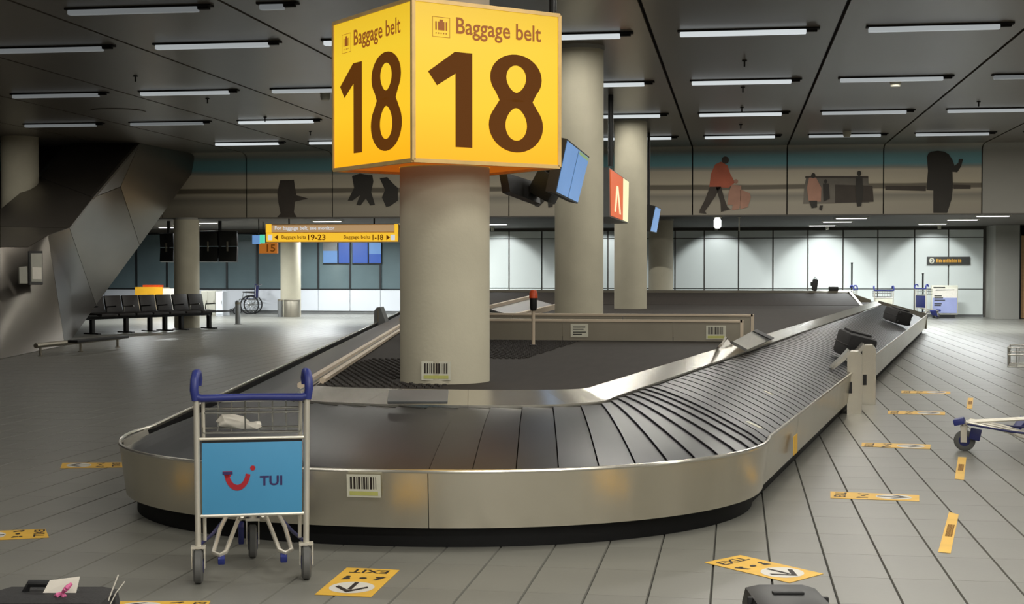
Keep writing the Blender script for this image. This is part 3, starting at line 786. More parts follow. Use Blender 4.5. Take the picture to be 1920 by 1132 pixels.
# studded anti-slip mats
def studs(x0, x1, y0, y1, test, name):
    b_ = B(); y = y0; r = 0
    while y < y1:
        x = x0 + (0.03 if r % 2 else 0)
        while x < x1:
            if test(x, y): b_.box((x, y, ZR - 0.002), (0.024, 0.018, 0.016), (0, 0, 0.6))
            x += 0.056
        y += 0.07; r += 1
    o = b_.build(name, 'mat_rubber', car); tag(o, kind='stuff'); return o
studs(-3.15, -1.95, 9.4, 12.4, lambda x, y: abs(x - AX) < 0.90 + (y - 9.6) * TAN and (x + 2.054) ** 2 + (y - 10.089) ** 2 > 0.37 ** 2 and x < -2.2 + (10.6 - y) * 0.15 + 0.2 and y > 9.45, 'studded_mat')
studs(-2.9, -1.6, 12.6, 15.7, lambda x, y: x < -2.05 + (y - 13.4) * 0.05 + 0.25, 'studded_mat')

# low double steel barrier across the island
bar = empty('steel_barrier', (-1.9, 15.95, ZR), 'low double steel barrier across the carousel deck behind the sign pillar', 'barrier')
def barrier(y, xa, xb, h, seams):
    cutsx = [xa] + seams + [xb]
    for a_, b2 in zip(cutsx, cutsx[1:]): B().bb((a_ + 0.004, y, ZR - 0.002), (b2 - 0.004, y + 0.03, ZR + h)).build('barrier_panel', 'steel_dull', bar)
    B().bb((xa, y - 0.02, ZR + h), (xb + 0.02, y + 0.05, ZR + h + 0.025)).build('top_rail', 'trim_light', bar)
    B().bb((xb, y - 0.02, ZR - 0.002), (xb + 0.035, y + 0.05, ZR + h + 0.025)).build('end_post', 'trim_light', bar)
barrier(15.85, -3.75, aty(1388, 600, 15.85).x, 0.205, [-2.9, -1.9, aty(1262, 600, 15.85).x])
barrier(16.75, -3.85, aty(1408, 595, 16.75).x, 0.24, [-2.6, -1.3])
# labels on barrier
def barcode(org, ex, ey, t, seed, border='label_white', nout=None, bars=True):
    """label with a bar pattern; org lower-left, ex, ey edges; nout outward normal"""
    rnd = random.Random(seed); org, ex, ey = Vector(org), Vector(ex), Vector(ey)
    n_ = (nout or ex.cross(ey)).normalized()
    B().prism([org, org + ex, org + ex + ey, org + ey], n_ * 0.004).build('label_sheet', border, t)
    o2 = org + n_ * 0.0055; b_ = B(); x = 0.1
    while x < 0.88:
        w = rnd.choice((0.02, 0.03, 0.05, 0.06)); flat(b_, o2, ex, ey, [(x, 0.36), (min(x + w, 0.9), 0.36), (min(x + w, 0.9), 0.9), (x, 0.9)]); x += w + rnd.choice((0.02, 0.03, 0.04))
    b_.build('bars', 'ink', t)
    b_ = B(); flat(b_, o2, ex, ey, [(0.08, 0.08), (0.92, 0.08), (0.92, 0.26), (0.08, 0.26)]); b_.build('label_stripe', 'label_green', t)
def decal_on(y, u0, v0, u1, v1): a_ = aty(u0, v1, y); b2 = aty(u1, v1, y); c_ = aty(u0, v0, y); return a_, b2 - a_, c_ - a_
o_, ex, ey = decal_on(15.843, 1324, 610, 1361, 636)
t = empty('barcode_label', o_, 'barcode label at the right end of the low steel barrier', 'label'); barcode(o_, ex, ey, t, 3, nout=Vector((0, -1, 0)))
o_, ex, ey = decal_on(15.843, 1070, 607, 1103, 632)
t = empty('warning_label', o_, 'white warning notice in the middle of the low steel barrier', 'label')
B().prism([o_, o_ + ex, o_ + ex + ey, o_ + ey], (0, -0.004, 0)).build('label_sheet', 'label_white', t)
b_ = B()
for r, w in ((0.72, 0.7), (0.56, 0.6), (0.34, 0.74), (0.18, 0.5)): flat(b_, o_ + Vector((0, -0.006, 0)), ex, ey, [(0.14, r), (0.14 + w, r), (0.14 + w, r + 0.08), (0.14, r + 0.08)])
b_.build('print_lines', 'dark_sign', t)
# beacon post
p_ = atz(1000, 648, ZR)
t = empty('beacon_post', p_, 'white post with an orange beacon in front of the steel barrier', 'beacon')
B().lathe([(0.04, 0), (0.04, 0.012)], p_, 16).build('foot', 'black', t)
B().lathe([(0.018, 0.012), (0.018, 0.36)], p_, 12).build('post', 'trim_light', t)
B().lathe([(0.03, 0.36), (0.038, 0.39), (0.038, 0.49)], p_, 16).build('socket', 'black', t)
B().lathe([(0.045, 0.49), (0.042, 0.54), (0.03, 0.57), (0.008, 0.575)], p_, 18).build('beacon_lens', 'orange_lamp', t)
# infeed conveyor rising behind the barrier
ic = empty('infeed_conveyor', (-2.9, 18.0, ZR), 'inclined infeed conveyor with pale side rails behind the steel barrier', 'conveyor')
A0, A1 = atd(964, 590, 18.6), atd(1046, 571, 20.6); B0, B1 = atd(914, 575, 19.6), atd(994, 556, 21.6)
for q0, q1 in ((A0, A1), (B0, B1)):
    B().prism([q0 + Vector((0, 0, 0.02)), q1 + Vector((0, 0, 0.02)), q1 - Vector((0, 0, 0.05)), q0 - Vector((0, 0, 0.05))], (0.05, 0.02, 0)).build('side_rail', 'trim_light', ic)
b_ = B(); b_.prism([A0 - Vector((0, 0, 0.02)), A1 - Vector((0, 0, 0.02)), B1 - Vector((0, 0, 0.02)), B0 - Vector((0, 0, 0.02))], (0, 0, -0.04)); b_.build('belt', 'rubber', ic)
b_ = B()
for q0 in (A0, A1, B0, B1): b_.bb((q0.x - 0.03, q0.y, ZR), (q0.x + 0.03, q0.y + 0.06, q0.z - 0.06))
b_.build('support_frame', 'black', ic)

# shutter guides and hoods where the belt passes the barrier line
def guide(xa, ya, w, dp, h, lean, t):
    b_ = B(); prof = [(0, 0.05), (w, 0.05), (w, h), (w - 0.05, h + 0.02), (-lean, h - 0.06), (-lean - 0.1, 0.475), (-lean - 0.02, 0.445), (0, h - 0.2)]
    b_.prism([(xa + x, ya, z) for x, z in prof], (0, dp, 0)); return b_.build('shutter_guide', 'steel', t)
sg = empty('shutter_guide_pair', (1.3, 15.6, 0), 'pair of upright steel shutter guides clasping the outer skirt on the right', 'shutter guide')
for (u, v, yy, hh) in ((1588, 776, 15.5, 0.66), (1616, 758, 16.65, 0.67)):
    p_ = atz(u, v, 0)
    x0 = p_.x
    prof = [(0.0, 0.0), (0.15, 0.0), (0.15, hh - 0.05), (0.11, hh), (0.03, hh), (0.0, hh - 0.05)]
    B().prism([(x0 + x, p_.y, z) for x, z in prof], (0.03, 0.30, 0)).build('guide_post', 'steel', sg)
    B().bb((x0 + 0.01, p_.y - 0.012, 0.22), (x0 + 0.05, p_.y, 0.34)).build('slot_plate', 'black', sg)
    B().prism([(x0 - 0.165, p_.y - 0.01, 0.4855), (x0 - 0.05, p_.y - 0.01, hh - 0.06), (x0 + 0.02, p_.y - 0.01, hh + 0.02), (x0 + 0.03, p_.y - 0.01, hh - 0.02), (x0 - 0.03, p_.y - 0.01, hh - 0.1), (x0 - 0.15, p_.y - 0.01, 0.465)], (0, 0.32, 0)).build('lip_cover', 'steel_bright', sg)
hd = empty('rim_hood', atz(1400, 650, ZR), 'bright steel hood plates over the inner rim at the end of the steel barrier', 'hood')
def quadplate(ps, th, m, name):
    ps = [Vector(q) for q in ps]; n_ = (ps[1] - ps[0]).cross(ps[2] - ps[0]).normalized()
    if n_.z < 0: n_ = -n_
    return B().prism([q + n_ * 0.0 for q in ps], -n_ * th).build(name, m, hd)
def hz(u, v, z): return atz(u, v, z)
quadplate([hz(1374, 640, 0.82), hz(1402, 655, 0.72), hz(1452, 633, 0.72), hz(1418, 617, 0.84)], 0.03, 'steel_bright', 'hood_plate')
quadplate([hz(1412, 620, 0.845), hz(1446, 636, 0.735), hz(1452, 633, 0.735), hz(1419, 617, 0.855)], 0.012, 'black', 'hood_seal')
quadplate([hz(1345, 650, 0.76), hz(1368, 663, 0.69), hz(1374, 648, 0.74), hz(1362, 632, 0.84)], 0.03, 'steel_bright', 'hood_wing')
quadplate([hz(1362, 632, 0.845), hz(1345, 650, 0.765), hz(1352, 645, 0.84), hz(1360, 630, 0.88)], 0.02, 'steel_dull', 'hood_cheek')
# matching dark guide on the far left leg
p_ = out(-(oL + 19.0)); t = empty('shutter_guide', (p_.x, p_.y, 0), 'small dark shutter guide standing on the left leg of the carousel', 'shutter guide')
q = aty(711, 604, p_.y)
b_ = B(); b_.prism([(q.x - 0.11, p_.y, 0.3), (q.x - 0.11, p_.y, 0.66), (q.x - 0.05, p_.y, 0.74), (q.x + 0.02, p_.y, 0.75), (q.x + 0.14, p_.y, 0.42), (q.x + 0.1, p_.y, 0.3)], (0, 0.3, 0)); b_.build('guide_post', 'grey_metal', t)
B().bb((q.x - 0.04, p_.y - 0.012, 0.45), (q.x - 0.01, p_.y, 0.68)).build('lip_cover', 'steel_dull', t)
# inspection plate on the rim at the front
a_ = atz(728, 752, 0.70); b2 = atz(840, 752, 0.70)
B().box((a_ + b2) / 2 + Vector((0, 0.0, 0.03)), ((b2 - a_).length, 0.14, 0.02), (math.radians(28), 0, math.atan2((b2 - a_).y, (b2 - a_).x)), 0.004).build('rim_plate', 'grey_metal', car)
# pale thin strips lying on the belt
for u, v, z, ln in ((1301, 808, 0.50, 0.10), (1329, 811, 0.47, 0.09), (1414, 796, 0.47, 0.16), (1441, 736, 0.53, 0.10), (1335, 838, 0.44, 0.06)):
    p_ = atz(u, v, z); dv = (inn(si(oR + 1.0)) - out(oR + 1.0)); dv = Vector((dv.x, dv.y, ZI - ZO)).normalized()
    q = p_; f_ = 0.0
    B().box(p_ + Vector((0, 0, 0.0)), (0.025, ln, 0.004), Vector((-dv.x, -dv.y, -dv.z)).to_track_quat('Y', 'Z').to_matrix()).build('pale_strip', 'label_white', car)

# label on the front skirt
def on_skirt(u, v):
    lo, hi = 0.0, 0.0
    best = None
    for k in range(400):
        s = -3.2 + 6.4 * k / 400; p_ = out(s); z0 = 0.30
        d = Vector((p_.x, p_.y, z0)) - _O; zz = d.dot(_fw); uu = CX + FPX * d.dot(_rt) / zz
        if best is None or abs(uu - u) < best[0]: best = (abs(uu - u), s, p_, zz)
    _, s, p_, zz = best
    q = atd(u, v, zz); return Vector((p_.x, p_.y, q.z)), s
a_, sa = on_skirt(652, 931); b2, sb = on_skirt(716, 931); c_, _ = on_skirt(652, 888)
nrm = Vector(((b2 - a_).y, -(b2 - a_).x, 0)).normalized()
org = a_ + nrm * 0.008; ex = Vector((b2.x - a_.x, b2.y - a_.y, 0)); ey = Vector((0, 0, c_.z - a_.z)) + Vector((0, -0.012, 0))
t = empty('barcode_label', org, 'large barcode label on the front steel skirt right of the blue trolley', 'label'); barcode(org + Vector((0, 0.01, 0)), ex, ey, t, 11, nout=nrm)
# barcode on the sign pillar
a_ = Vector((PILLARS[0][0], PILLARS[0][1], 0)); 
def on_pillar(u, v):
    d = ray(u, v); ox, oy = -a_.x, -a_.y; A = d.x ** 2 + d.y ** 2; Bq = 2 * (d.x * ox + d.y * oy); Cq = ox * ox + oy * oy - PR ** 2
    tt = (-Bq - math.sqrt(max(0, Bq * Bq - 4 * A * Cq))) / (2 * A); return _O + d * tt
q0, q1, q2 = on_pillar(791, 712), on_pillar(846, 712), on_pillar(791, 677)
nrm = (((q0 + q1) / 2) - a_); nrm.z = 0; nrm.normalize()
org = q0 + nrm * 0.012; t = empty('barcode_label', org, 'barcode label at the foot of the sign pillar', 'label'); barcode(org, Vector((q1.x - q0.x, q1.y - q0.y, 0)), Vector((0, 0, q2.z - q0.z)), t, 5, nout=nrm)
# yellow tag on the right skirt
def skirt_right(v_u, z): 
    best = None
    for k in range(600):
        s = oR - 0.5 + 12 * k / 600; p_ = out(s); d = Vector((p_.x, p_.y, z)) - _O; zz = d.dot(_fw); uu = CX + FPX * d.dot(_rt) / zz
        if best is None or abs(uu - v_u) < best[0]: best = (abs(uu - v_u), p_)
    return best[1]
q0, q1 = skirt_right(1484, 0.25), skirt_right(1491, 0.25); dv = (q1 - q0); nrm = Vector((dv.y, -dv.x, 0)).normalized()
org = Vector((q0.x, q0.y, 0.17)) + nrm * 0.012
o = B().prism([org, org + dv, org + dv + Vector((0, 0, 0.14)), org + Vector((0, 0, 0.14))], nrm * 0.004).build('yellow_tag', 'sticker_yellow'); tag(o, 'small upright yellow tag on the right steel skirt', 'label')
# ================================================================== THE BELT NUMBER SIGN
SC = Vector((-2.054, 10.089, 0)); SSIDE, SANG, SZB, SZT = 1.167, math.radians(41.9), 2.253, 3.308
sign = empty('baggage_belt_sign', (SC.x, SC.y, SZB), 'large lit yellow box sign reading Baggage belt 18 around the nearest pillar', 'sign')
RV = Vector((math.cos(SANG), math.sin(SANG), 0)); LV = Vector((-math.sin(SANG), math.cos(SANG), 0)); ZV = Vector((0, 0, 1))
h = SSIDE / 2
c0 = SC - RV * h - LV * h
# box frame: twelve thin bars, top and underside plates with a hole-free collar around the pillar
b_ = B(); e = 0.013
cs = [c0, c0 + RV * SSIDE, c0 + RV * SSIDE + LV * SSIDE, c0 + LV * SSIDE]
Rm = Matrix((RV, LV, ZV)).transposed()
for q in cs: b_.box(q + ZV * ((SZB + SZT) / 2), (e * 2, e * 2, SZT - SZB), Rm)
for z in (SZB, SZT):
    for i in range(4):
        q0, q1 = cs[i], cs[(i + 1) % 4]; b_.box((q0 + q1) / 2 + ZV * z, (SSIDE if i % 2 == 0 else e * 2, e * 2 if i % 2 == 0 else SSIDE, e * 2), Rm)
b_.build('frame', 'sign_frame', sign)
def ring_plate(z, m, name):
    b_ = B(); n_ = 40; inner = []; outer = []
    for k in range(n_):
        a2 = 2 * PI * k / n_; dv = Vector((math.cos(a2), math.sin(a2), 0))
        inner.append(SC + dv * (PR + 0.004) + ZV * z)
        m_ = max(abs(dv.dot(RV)), abs(dv.dot(LV))); outer.append(SC + dv * (h - 0.01) / m_ + ZV * z)
    vi = [b_.bm.verts.new(q) for q in inner]; vo = [b_.bm.verts.new(q) for q in outer]
    for k in range(n_): b_.bm.faces.new((vi[k], vi[(k + 1) % n_], vo[(k + 1) % n_], vo[k]))
    bmesh.ops.solidify(b_.bm, geom=b_.bm.faces[:], thickness=0.02)
    return b_.build(name, m, sign)
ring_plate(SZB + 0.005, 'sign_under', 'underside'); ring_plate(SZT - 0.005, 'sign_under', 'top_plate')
def eight(bd, org, ex, ey, x0, x1, y0, y1):
    """figure eight with two counters, in the 0..1 frame"""
    w = x1 - x0; hh = y1 - y0; cx = (x0 + x1) / 2
    yl = y0 + hh * 0.272; yu = y0 + hh * 0.757
    n_ = 40
    def lower(a2): return (cx + w * 0.5 * math.cos(a2), yl + hh * 0.272 * math.sin(a2))
    def upper(a2): return (cx + w * 0.475 * math.cos(a2), yu + hh * 0.243 * math.sin(a2))
    def hole_l(a2): q_ = max(0, math.sin(a2)); return (cx + w * 0.198 * math.cos(a2) * (1 - 0.22 * q_ * q_), yl + hh * 0.004 + hh * (0.155 if q_ == 0 else 0.178) * math.sin(a2))
    def hole_u(a2): q_ = max(0, -math.sin(a2)); return (cx + w * 0.182 * math.cos(a2) * (1 - 0.22 * q_ * q_), yu + hh * 0.006 + hh * (0.152 if q_ > 0 else 0.125) * math.sin(a2))
    org, ex, ey = Vector(org), Vector(ex), Vector(ey)
    P = lambda q: org + ex * q[0] + ey * q[1]
    for fo, fi in ((lower, hole_l), (upper, hole_u)):
        vo = [bd.bm.verts.new(P(fo(2 * PI * k / n_))) for k in range(n_)]; vi = [bd.bm.verts.new(P(fi(2 * PI * k / n_))) for k in range(n_)]
        for k in range(n_): bd.bm.faces.new((vo[k], vo[(k + 1) % n_], vi[(k + 1) % n_], vi[k]))
    # waist fillets, a hair behind the rings
    nrm_ = ex.cross(ey).normalized() * -0.0008
    for s_ in (-1, 1):
        pts = [(cx + s_ * w * 0.10, yl + hh * 0.22), (cx + s_ * w * 0.40, yl + hh * 0.165), (cx + s_ * w * 0.305, y0 + hh * 0.525), (cx + s_ * w * 0.38, yu - hh * 0.145), (cx + s_ * w * 0.10, yu - hh * 0.19)]
        bd.poly([P(q) + nrm_ for q in (pts if s_ > 0 else list(reversed(pts)))])
def sign_face(org, ex, nrm_, full):
    ey = ZV * (SZT - SZB - 2 * e)
    fc = B().prism([org, org + ex, org + ex + ey, org + ey], -nrm_ * 0.01).build('face_panel', 'sign_yellow', sign)
    q = org + nrm_ * 0.003
    if not full: return
    b_ = B()
    X = lambda f: f
    # figure one
    flat(b_, q, ex, ey, [(0.27, 0.085), (0.385, 0.085), (0.385, 0.70), (0.265, 0.70), (0.085, 0.56), (0.145, 0.475), (0.27, 0.56)])
    eight(b_, q, ex, ey, 0.50, 0.89, 0.07, 0.72)
    b_.build('belt_number', 'sign_brown', sign)
    b_ = B(); lettering(b_, 'Baggage belt', q + ex * 0.275 + ey * 0.785, ex * 0.60, ey * 0.14); b_.build('lettering', 'sign_brown_light', sign)
    # case pictogram in a thin square
    b_ = B()
    for x0, y0, x1, y1 in ((0.115, 0.785, 0.118, 0.915), (0.23, 0.785, 0.233, 0.915), (0.115, 0.785, 0.233, 0.788), (0.115, 0.912, 0.233, 0.915)): flat(b_, q, ex, ey, [(x0, y0), (x1, y0), (x1, y1), (x0, y1)])
    flat(b_, q, ex, ey, [(0.152, 0.83), (0.196, 0.83), (0.196, 0.885), (0.152, 0.885)]); flat(b_, q, ex, ey, [(0.134, 0.83), (0.144, 0.83), (0.144, 0.885), (0.134, 0.885)]); flat(b_, q, ex, ey, [(0.204, 0.83), (0.214, 0.83), (0.214, 0.885), (0.204, 0.885)])
    flat(b_, q, ex, ey, [(0.162, 0.885), (0.186, 0.885), (0.186, 0.899), (0.162, 0.899)])
    for k in range(5): flat(b_, q, ex, ey, [(0.136 + k * 0.017, 0.806), (0.143 + k * 0.017, 0.806), (0.143 + k * 0.017, 0.815), (0.136 + k * 0.017, 0.815)])
    b_.build('case_pictogram', 'sign_brown_light', sign)
zb = SZB + e
sign_face(c0 + RV * e + ZV * zb - LV * 0.004, RV * (SSIDE - 2 * e), -LV, True)
sign_face(c0 + LV * (SSIDE - e) + ZV * zb - RV * 0.004, -LV * (SSIDE - 2 * e), -RV, True)
sign_face(cs[1] + LV * e + ZV * zb + RV * 0.004, LV * (SSIDE - 2 * e), RV, True)
sign_face(cs[2] - RV * e + ZV * zb + LV * 0.004, -RV * (SSIDE - 2 * e), LV, True)
# ------------------------------------------------------------------ screens
def screen_pair(pts, n_front, name, lab, face='screen_blue', depth=0.08, split=True, hang=True, header=True):
    """display seen from its front; pts top-left, top-right, bottom-right, bottom-left in the hall"""
    tl, tr, br, bl_ = [Vector(q) for q in pts]; n_ = (tr - tl).cross(bl_ - tl).normalized()
    if n_.dot(Vector(n_front)) < 0: n_ = -n_
    t = empty(name, (tl + br) / 2, lab, 'screen')
    B().prism([tl, tr, br, bl_], -n_ * depth).build('casing', 'black', t)
    def at(a2, b2): return tl.lerp(tr, a2).lerp(bl_.lerp(br, a2), b2)
    halves = ((0.02, 0.485), (0.515, 0.98)) if split else ((0.03, 0.97),)
    for i, (x0, x1) in enumerate(halves):
        B().prism([at(x0, 0.03) + n_ * 0.004, at(x1, 0.03) + n_ * 0.004, at(x1, 0.97) + n_ * 0.004, at(x0, 0.97) + n_ * 0.004], -n_ * 0.003).build('display', face, t)
        if header and i == len(halves) - 1:
            B().prism([at(x0 + 0.02, 0.04) + n_ * 0.007, at(x1 - 0.02, 0.04) + n_ * 0.007, at(x1 - 0.02, 0.1) + n_ * 0.007, at(x0 + 0.02, 0.1) + n_ * 0.007], -n_ * 0.002).build('display_header', 'screen_green', t)
    return t, n_, at
dl, dr = 11.0, 12.8
t, n_, at_ = screen_pair([atd(1063, 260, dl), atd(1105, 294, dr), atd(1083, 382, dr), atd(1041.5, 362, dl)], (1, -0.2, -0.3), 'information_display', 'tilted blue display pair hanging just right of the yellow sign')
b_ = B(); m0 = at_(0.5, 0.1) - n_ * 0.1; b_.tube([m0, m0 + Vector((-0.12, 0, 0.12)), Vector((m0.x - 0.12, m0.y, CEIL))], 0.025, 8); b_.build('hanger', 'black', t)
# display seen from behind under the sign
back = [atd(936, 327, 11.0), atd(996, 345, 12.7), atd(1001, 384, 12.7), atd(942, 362, 11.0)]
t, n_, at_ = screen_pair(back, (-1, 0.2, 0.2), 'information_display', 'dark back of a display hanging below the sign, right of the pillar', face='screen_blue', depth=0.06, header=False)
mm = at_(0.8, 0.3) - n_ * 0.08
B().box(mm + Vector((0.1, 0, 0.0)), (0.2, 0.5, 0.22), (0, 0.5, 0), 0.01).build('bracket_box', 'black', t)
B().tube([mm + Vector((0.1, 0, 0.08)), mm + Vector((0.16, 0, 0.5)), mm + Vector((0.16, 0, CEIL - mm.z))], 0.022, 8).build('hanger', 'black', t)
# orange light box on a pole
q = [atd(1144, 317, 22.6), atd(1178.5, 341, 25.9), atd(1177, 416, 25.9), atd(1145.5, 404, 22.6)]
t = empty('light_box', (q[0] + q[2]) / 2, 'orange and cream lit display box hanging from a black pole behind the second pillar', 'screen')
nn = (q[1] - q[0]).cross(q[3] - q[0]).normalized(); nn = nn if nn.x > 0 else -nn
ce_ = sum(q, Vector()) / 4; big = [p_ + (p_ - ce_) * 0.06 for p_ in q]
B().prism([p_ - nn * 0.01 for p_ in big], -nn * 0.38).build('casing', 'grey_metal', t)
L2 = lambda a2, b2: q[0].lerp(q[1], a2).lerp(q[3].lerp(q[2], a2), b2) + nn * 0.006
B().prism([L2(0, 0), L2(0.66, 0), L2(0.66, 1), L2(0, 1)], -nn * 0.01).build('orange_panel', 'screen_orange', t)
B().prism([L2(0.68, 0), L2(1, 0), L2(1, 1), L2(0.68, 1)], -nn * 0.01).build('cream_panel', 'screen_cream', t)
b_ = B(); flat(b_, L2(0.0, 1.0) + nn * 0.008, L2(1, 1) - L2(0, 1), L2(0, 0) - L2(0, 1), [(0.16, 0.12), (0.24, 0.12), (0.34, 0.56), (0.44, 0.1), (0.52, 0.1), (0.40, 0.72), (0.30, 0.72)]); b_.build('letter_mark', 'screen_cream', t)
pp = atd(1156, 300, 24.2); B().tube([(pp.x - 0.1, pp.y, pp.z - 0.1), (pp.x - 0.1, pp.y, CEIL - 0.004)], 0.045, 10).build('pole', 'black', t)
# small display behind third pillar
q4 = [atd(1229, 386, 30.0), atd(1239, 391, 32.0), atd(1231, 437, 32.0), atd(1219, 434, 30.0)]
t, n_, at_ = screen_pair(q4, (1, -0.2, -0.2), 'information_display', 'small black display with a blue screen right of the third pillar', face='screen_blue', depth=0.3, split=False, header=False)
m0 = at_(0.5, 0.1) - n_ * 0.2; B().tube([m0, (m0.x, m0.y, CEIL)], 0.03, 8).build('hanger', 'black', t)
# black display backs at the left
def black_cluster(u0, u1, v0, v1, d, lab, cols):
    a_ = atd(u0, v1, d); c_ = atd(u1, v0, d); t = empty('display_cluster', ((a_.x + c_.x) / 2, (a_.y + c_.y) / 2, a_.z), lab, 'screen')
    w = (c_.x - a_.x) / cols; hh = (c_.z - a_.z) / 2
    for i in range(cols):
        for j in range(2):
            B().box((a_.x + w * (i + 0.5), a_.y, a_.z + hh * (j + 0.5)), (w - 0.04, 0.12, hh - 0.03), (math.radians(-8 if j == 0 else 6), 0, 0), 0.01).build('display_back', 'black', t)
        B().bb((a_.x + w * (i + 0.5) - 0.02, a_.y - 0.1, a_.z + hh * 0.7), (a_.x + w * (i + 0.5) + 0.02, a_.y - 0.07, a_.z + hh * 1.3)).build('bracket', 'steel_dull', t)
    xm = (a_.x + c_.x) / 2
    B().tube([(xm, a_.y + 0.1, a_.z + 0.1), (xm, a_.y + 0.1, LOWC)], 0.05, 8).build('pole', 'black', t)
black_cluster(374, 451, 432, 492, 39.5, 'black display backs in a block right of the left pillar', 2)
black_cluster(300, 330, 436, 492, 39.5, 'black display backs half hidden by the left pillar', 1)
# ------------------------------------------------------------------ hanging direction signs
def px_box(u0, v0, u1, v1, d, dep, m, name, t): 
    a_ = atd(u0, v1, d); c_ = atd(u1, v0, d); return B().bb((a_.x, a_.y, a_.z), (c_.x, a_.y + dep, c_.z)).build(name, m, t), a_, c_
ds = 36.9
a_ = atd(498, 454, ds); c_ = atd(747, 419, ds)
t = empty('overhead_sign', ((a_.x + c_.x) / 2, a_.y, a_.z), 'long yellow overhead direction sign left of the sign pillar', 'sign')
yy = aty(498, 454, 36.4).y
def Q(u, v): return aty(u, v, yy)
def slab(u0, v0, u1, v1, m, name, front=0.0, dep=0.03):
    p0, p1 = Q(u0, v1), Q(u1, v0); return B().bb((p0.x, yy - front, p0.z), (p1.x, yy - front + dep, p1.z)).build(name, m, t)
slab(498, 419.5, 747, 454, 'sign_frame', 'casing', 0, 0.18)
slab(500, 436, 746, 453, 'sign_band', 'yellow_panel', 0.03)
slab(510, 421, 739, 435, 'sign_band_dull', 'message_panel', 0.03)
slab(499, 420, 509, 436, 'sign_band', 'end_panel', 0.03); slab(740, 420, 746.5, 436, 'sign_band', 'end_panel', 0.03)
for s_, u0, v0, u1, v1, m in (('For baggage belt, see monitor', 516, 424, 628, 433, 'screen_white'), ('Baggage belts', 529, 441, 574, 449, 'sign_brown'), ('19-23', 578, 439.5, 611, 450, 'sign_brown'), ('Baggage belts', 645, 441, 695, 449, 'sign_brown'), ('1-18', 699, 439.5, 719, 450, 'sign_brown')):
    p0, p1, p2 = Q(u0, v1), Q(u1, v1), Q(u0, v0); off = Vector((0, -0.034, 0)); b_ = B(); lettering(b_, s_, p0 + off, p1 - p0, p2 - p0); b_.build('lettering', m, t)
b_ = B()
for sgn, u in ((-1, 520), (1, 727)): b_.poly([Q(u + sgn * 5, 445) + Vector((0, -0.034, 0)), Q(u - sgn * 2, 440) + Vector((0, -0.034, 0)), Q(u - sgn * 2, 450) + Vector((0, -0.034, 0))])
b_.build('arrow', 'sign_brown', t)
for u in (507, 737): slab(u - 4, 440, u + 4, 450, 'screen_white', 'round_mark', 0.036, 0.004)
for u in (540, 700): p_ = Q(u, 420); B().tube([(p_.x, yy + 0.09, p_.z), (p_.x, yy + 0.09, LOWC)], 0.02, 8).build('hanger', 'black', t)
# little blue and green sign, orange number sign
t = empty('exit_light', atd(486, 456, 38), 'small blue and green lit sign left of the yellow overhead sign', 'sign')
px_box(473, 441, 487, 457, 38, 0.1, 'screen_blue', 'blue_panel', t); px_box(487.3, 440, 495, 456, 38, 0.1, 'screen_teal', 'green_panel', t)
p_ = atd(484, 441, 38); B().tube([(p_.x, p_.y + 0.05, p_.z), (p_.x, p_.y + 0.05, LOWC)], 0.015, 6).build('hanger', 'black', t)
t = empty('number_sign', atd(505, 474, 40), 'small orange hanging sign with the number 15', 'sign')
_, q0, q1 = px_box(486, 455, 521, 475, 40, 0.12, 'orange_face', 'face_panel', t)
yq = q0.y - 0.006; a_ = aty(500, 472, yq); e1 = aty(516, 472, yq) - a_; e2 = aty(500, 458, yq) - a_; b_ = B(); lettering(b_, '15', a_, e1, e2); b_.build('lettering', 'sign_brown', t)
p_ = atd(492, 456, 40); B().tube([(p_.x, p_.y + 0.06, p_.z), (p_.x, p_.y + 0.06, LOWC)], 0.015, 6).build('hanger', 'black', t)
# blue posters standing in the windows
for k, (u0, u1, v0, m, lab) in enumerate(((606, 632, 470, 'screen_blue', 'pale blue panel in the window, leftmost of four'), (635, 655, 455, 'screen_deep_blue', 'blue panel in the window, second of four from the left'), (661, 689, 455, 'screen_deep_blue', 'deep blue panel in the window, third of four from the left'), (692, 714, 476, 'screen_deep_blue', 'blue panel with a pale top in the window, rightmost of four'))):
    p0, p1 = aty(u0, 493, YW - 0.1), aty(u1, v0, YW - 0.1)
    t = empty('window_display', p0, lab, 'display', 'blue displays in the window')
    B().bb((p0.x, YW - 0.1, p0.z), (p1.x, YW - 0.07, p1.z)).build('display', m, t)
    p2 = aty(u0, 455, YW - 0.1)
    if v0 > 456: B().bb((p0.x, YW - 0.1, p1.z), (p1.x, YW - 0.07, p2.z)).build('display_head', 'screen_blue' if k == 3 else 'grey_metal', t)
    B().bb((p0.x - 0.02, YW - 0.07, p0.z - 0.04), (p1.x + 0.02, YW - 0.02, p2.z)).build('backing', 'black', t)
# dark wall sign
p0, p1 = aty(1738, 496, YW - 0.06), aty(1818, 481, YW - 0.06)
t = empty('wall_sign', p0, 'dark sign with yellow lettering on the white wall above the stand', 'sign')
B().bb((p0.x, YW - 0.1, p0.z), (p1.x, YW - 0.03, p1.z)).build('board', 'dark_sign', t)
b_ = B(); x = 0.0; rnd = random.Random(5)
while x < 0.95:                                     # print too small to read
    w = rnd.uniform(0.03, 0.06); flat(b_, (p0.x + 0.28, YW - 0.105, p0.z + 0.07), (0.78, 0, 0), (0, 0, 0.11), [(x, 0), (x + w, 0), (x + w, rnd.choice((0.7, 1.0))), (x, 1.0)]); x += w + rnd.choice((0.012, 0.012, 0.04))
b_.build('small_print', 'gold', t)
b_ = B(); disc(b_, (p0.x, YW - 0.105, p0.z), (1, 0, 0), (0, 0, 1), (0.14, 0.125), (0.08, 0.09)); b_.build('round_mark', 'label_white', t)
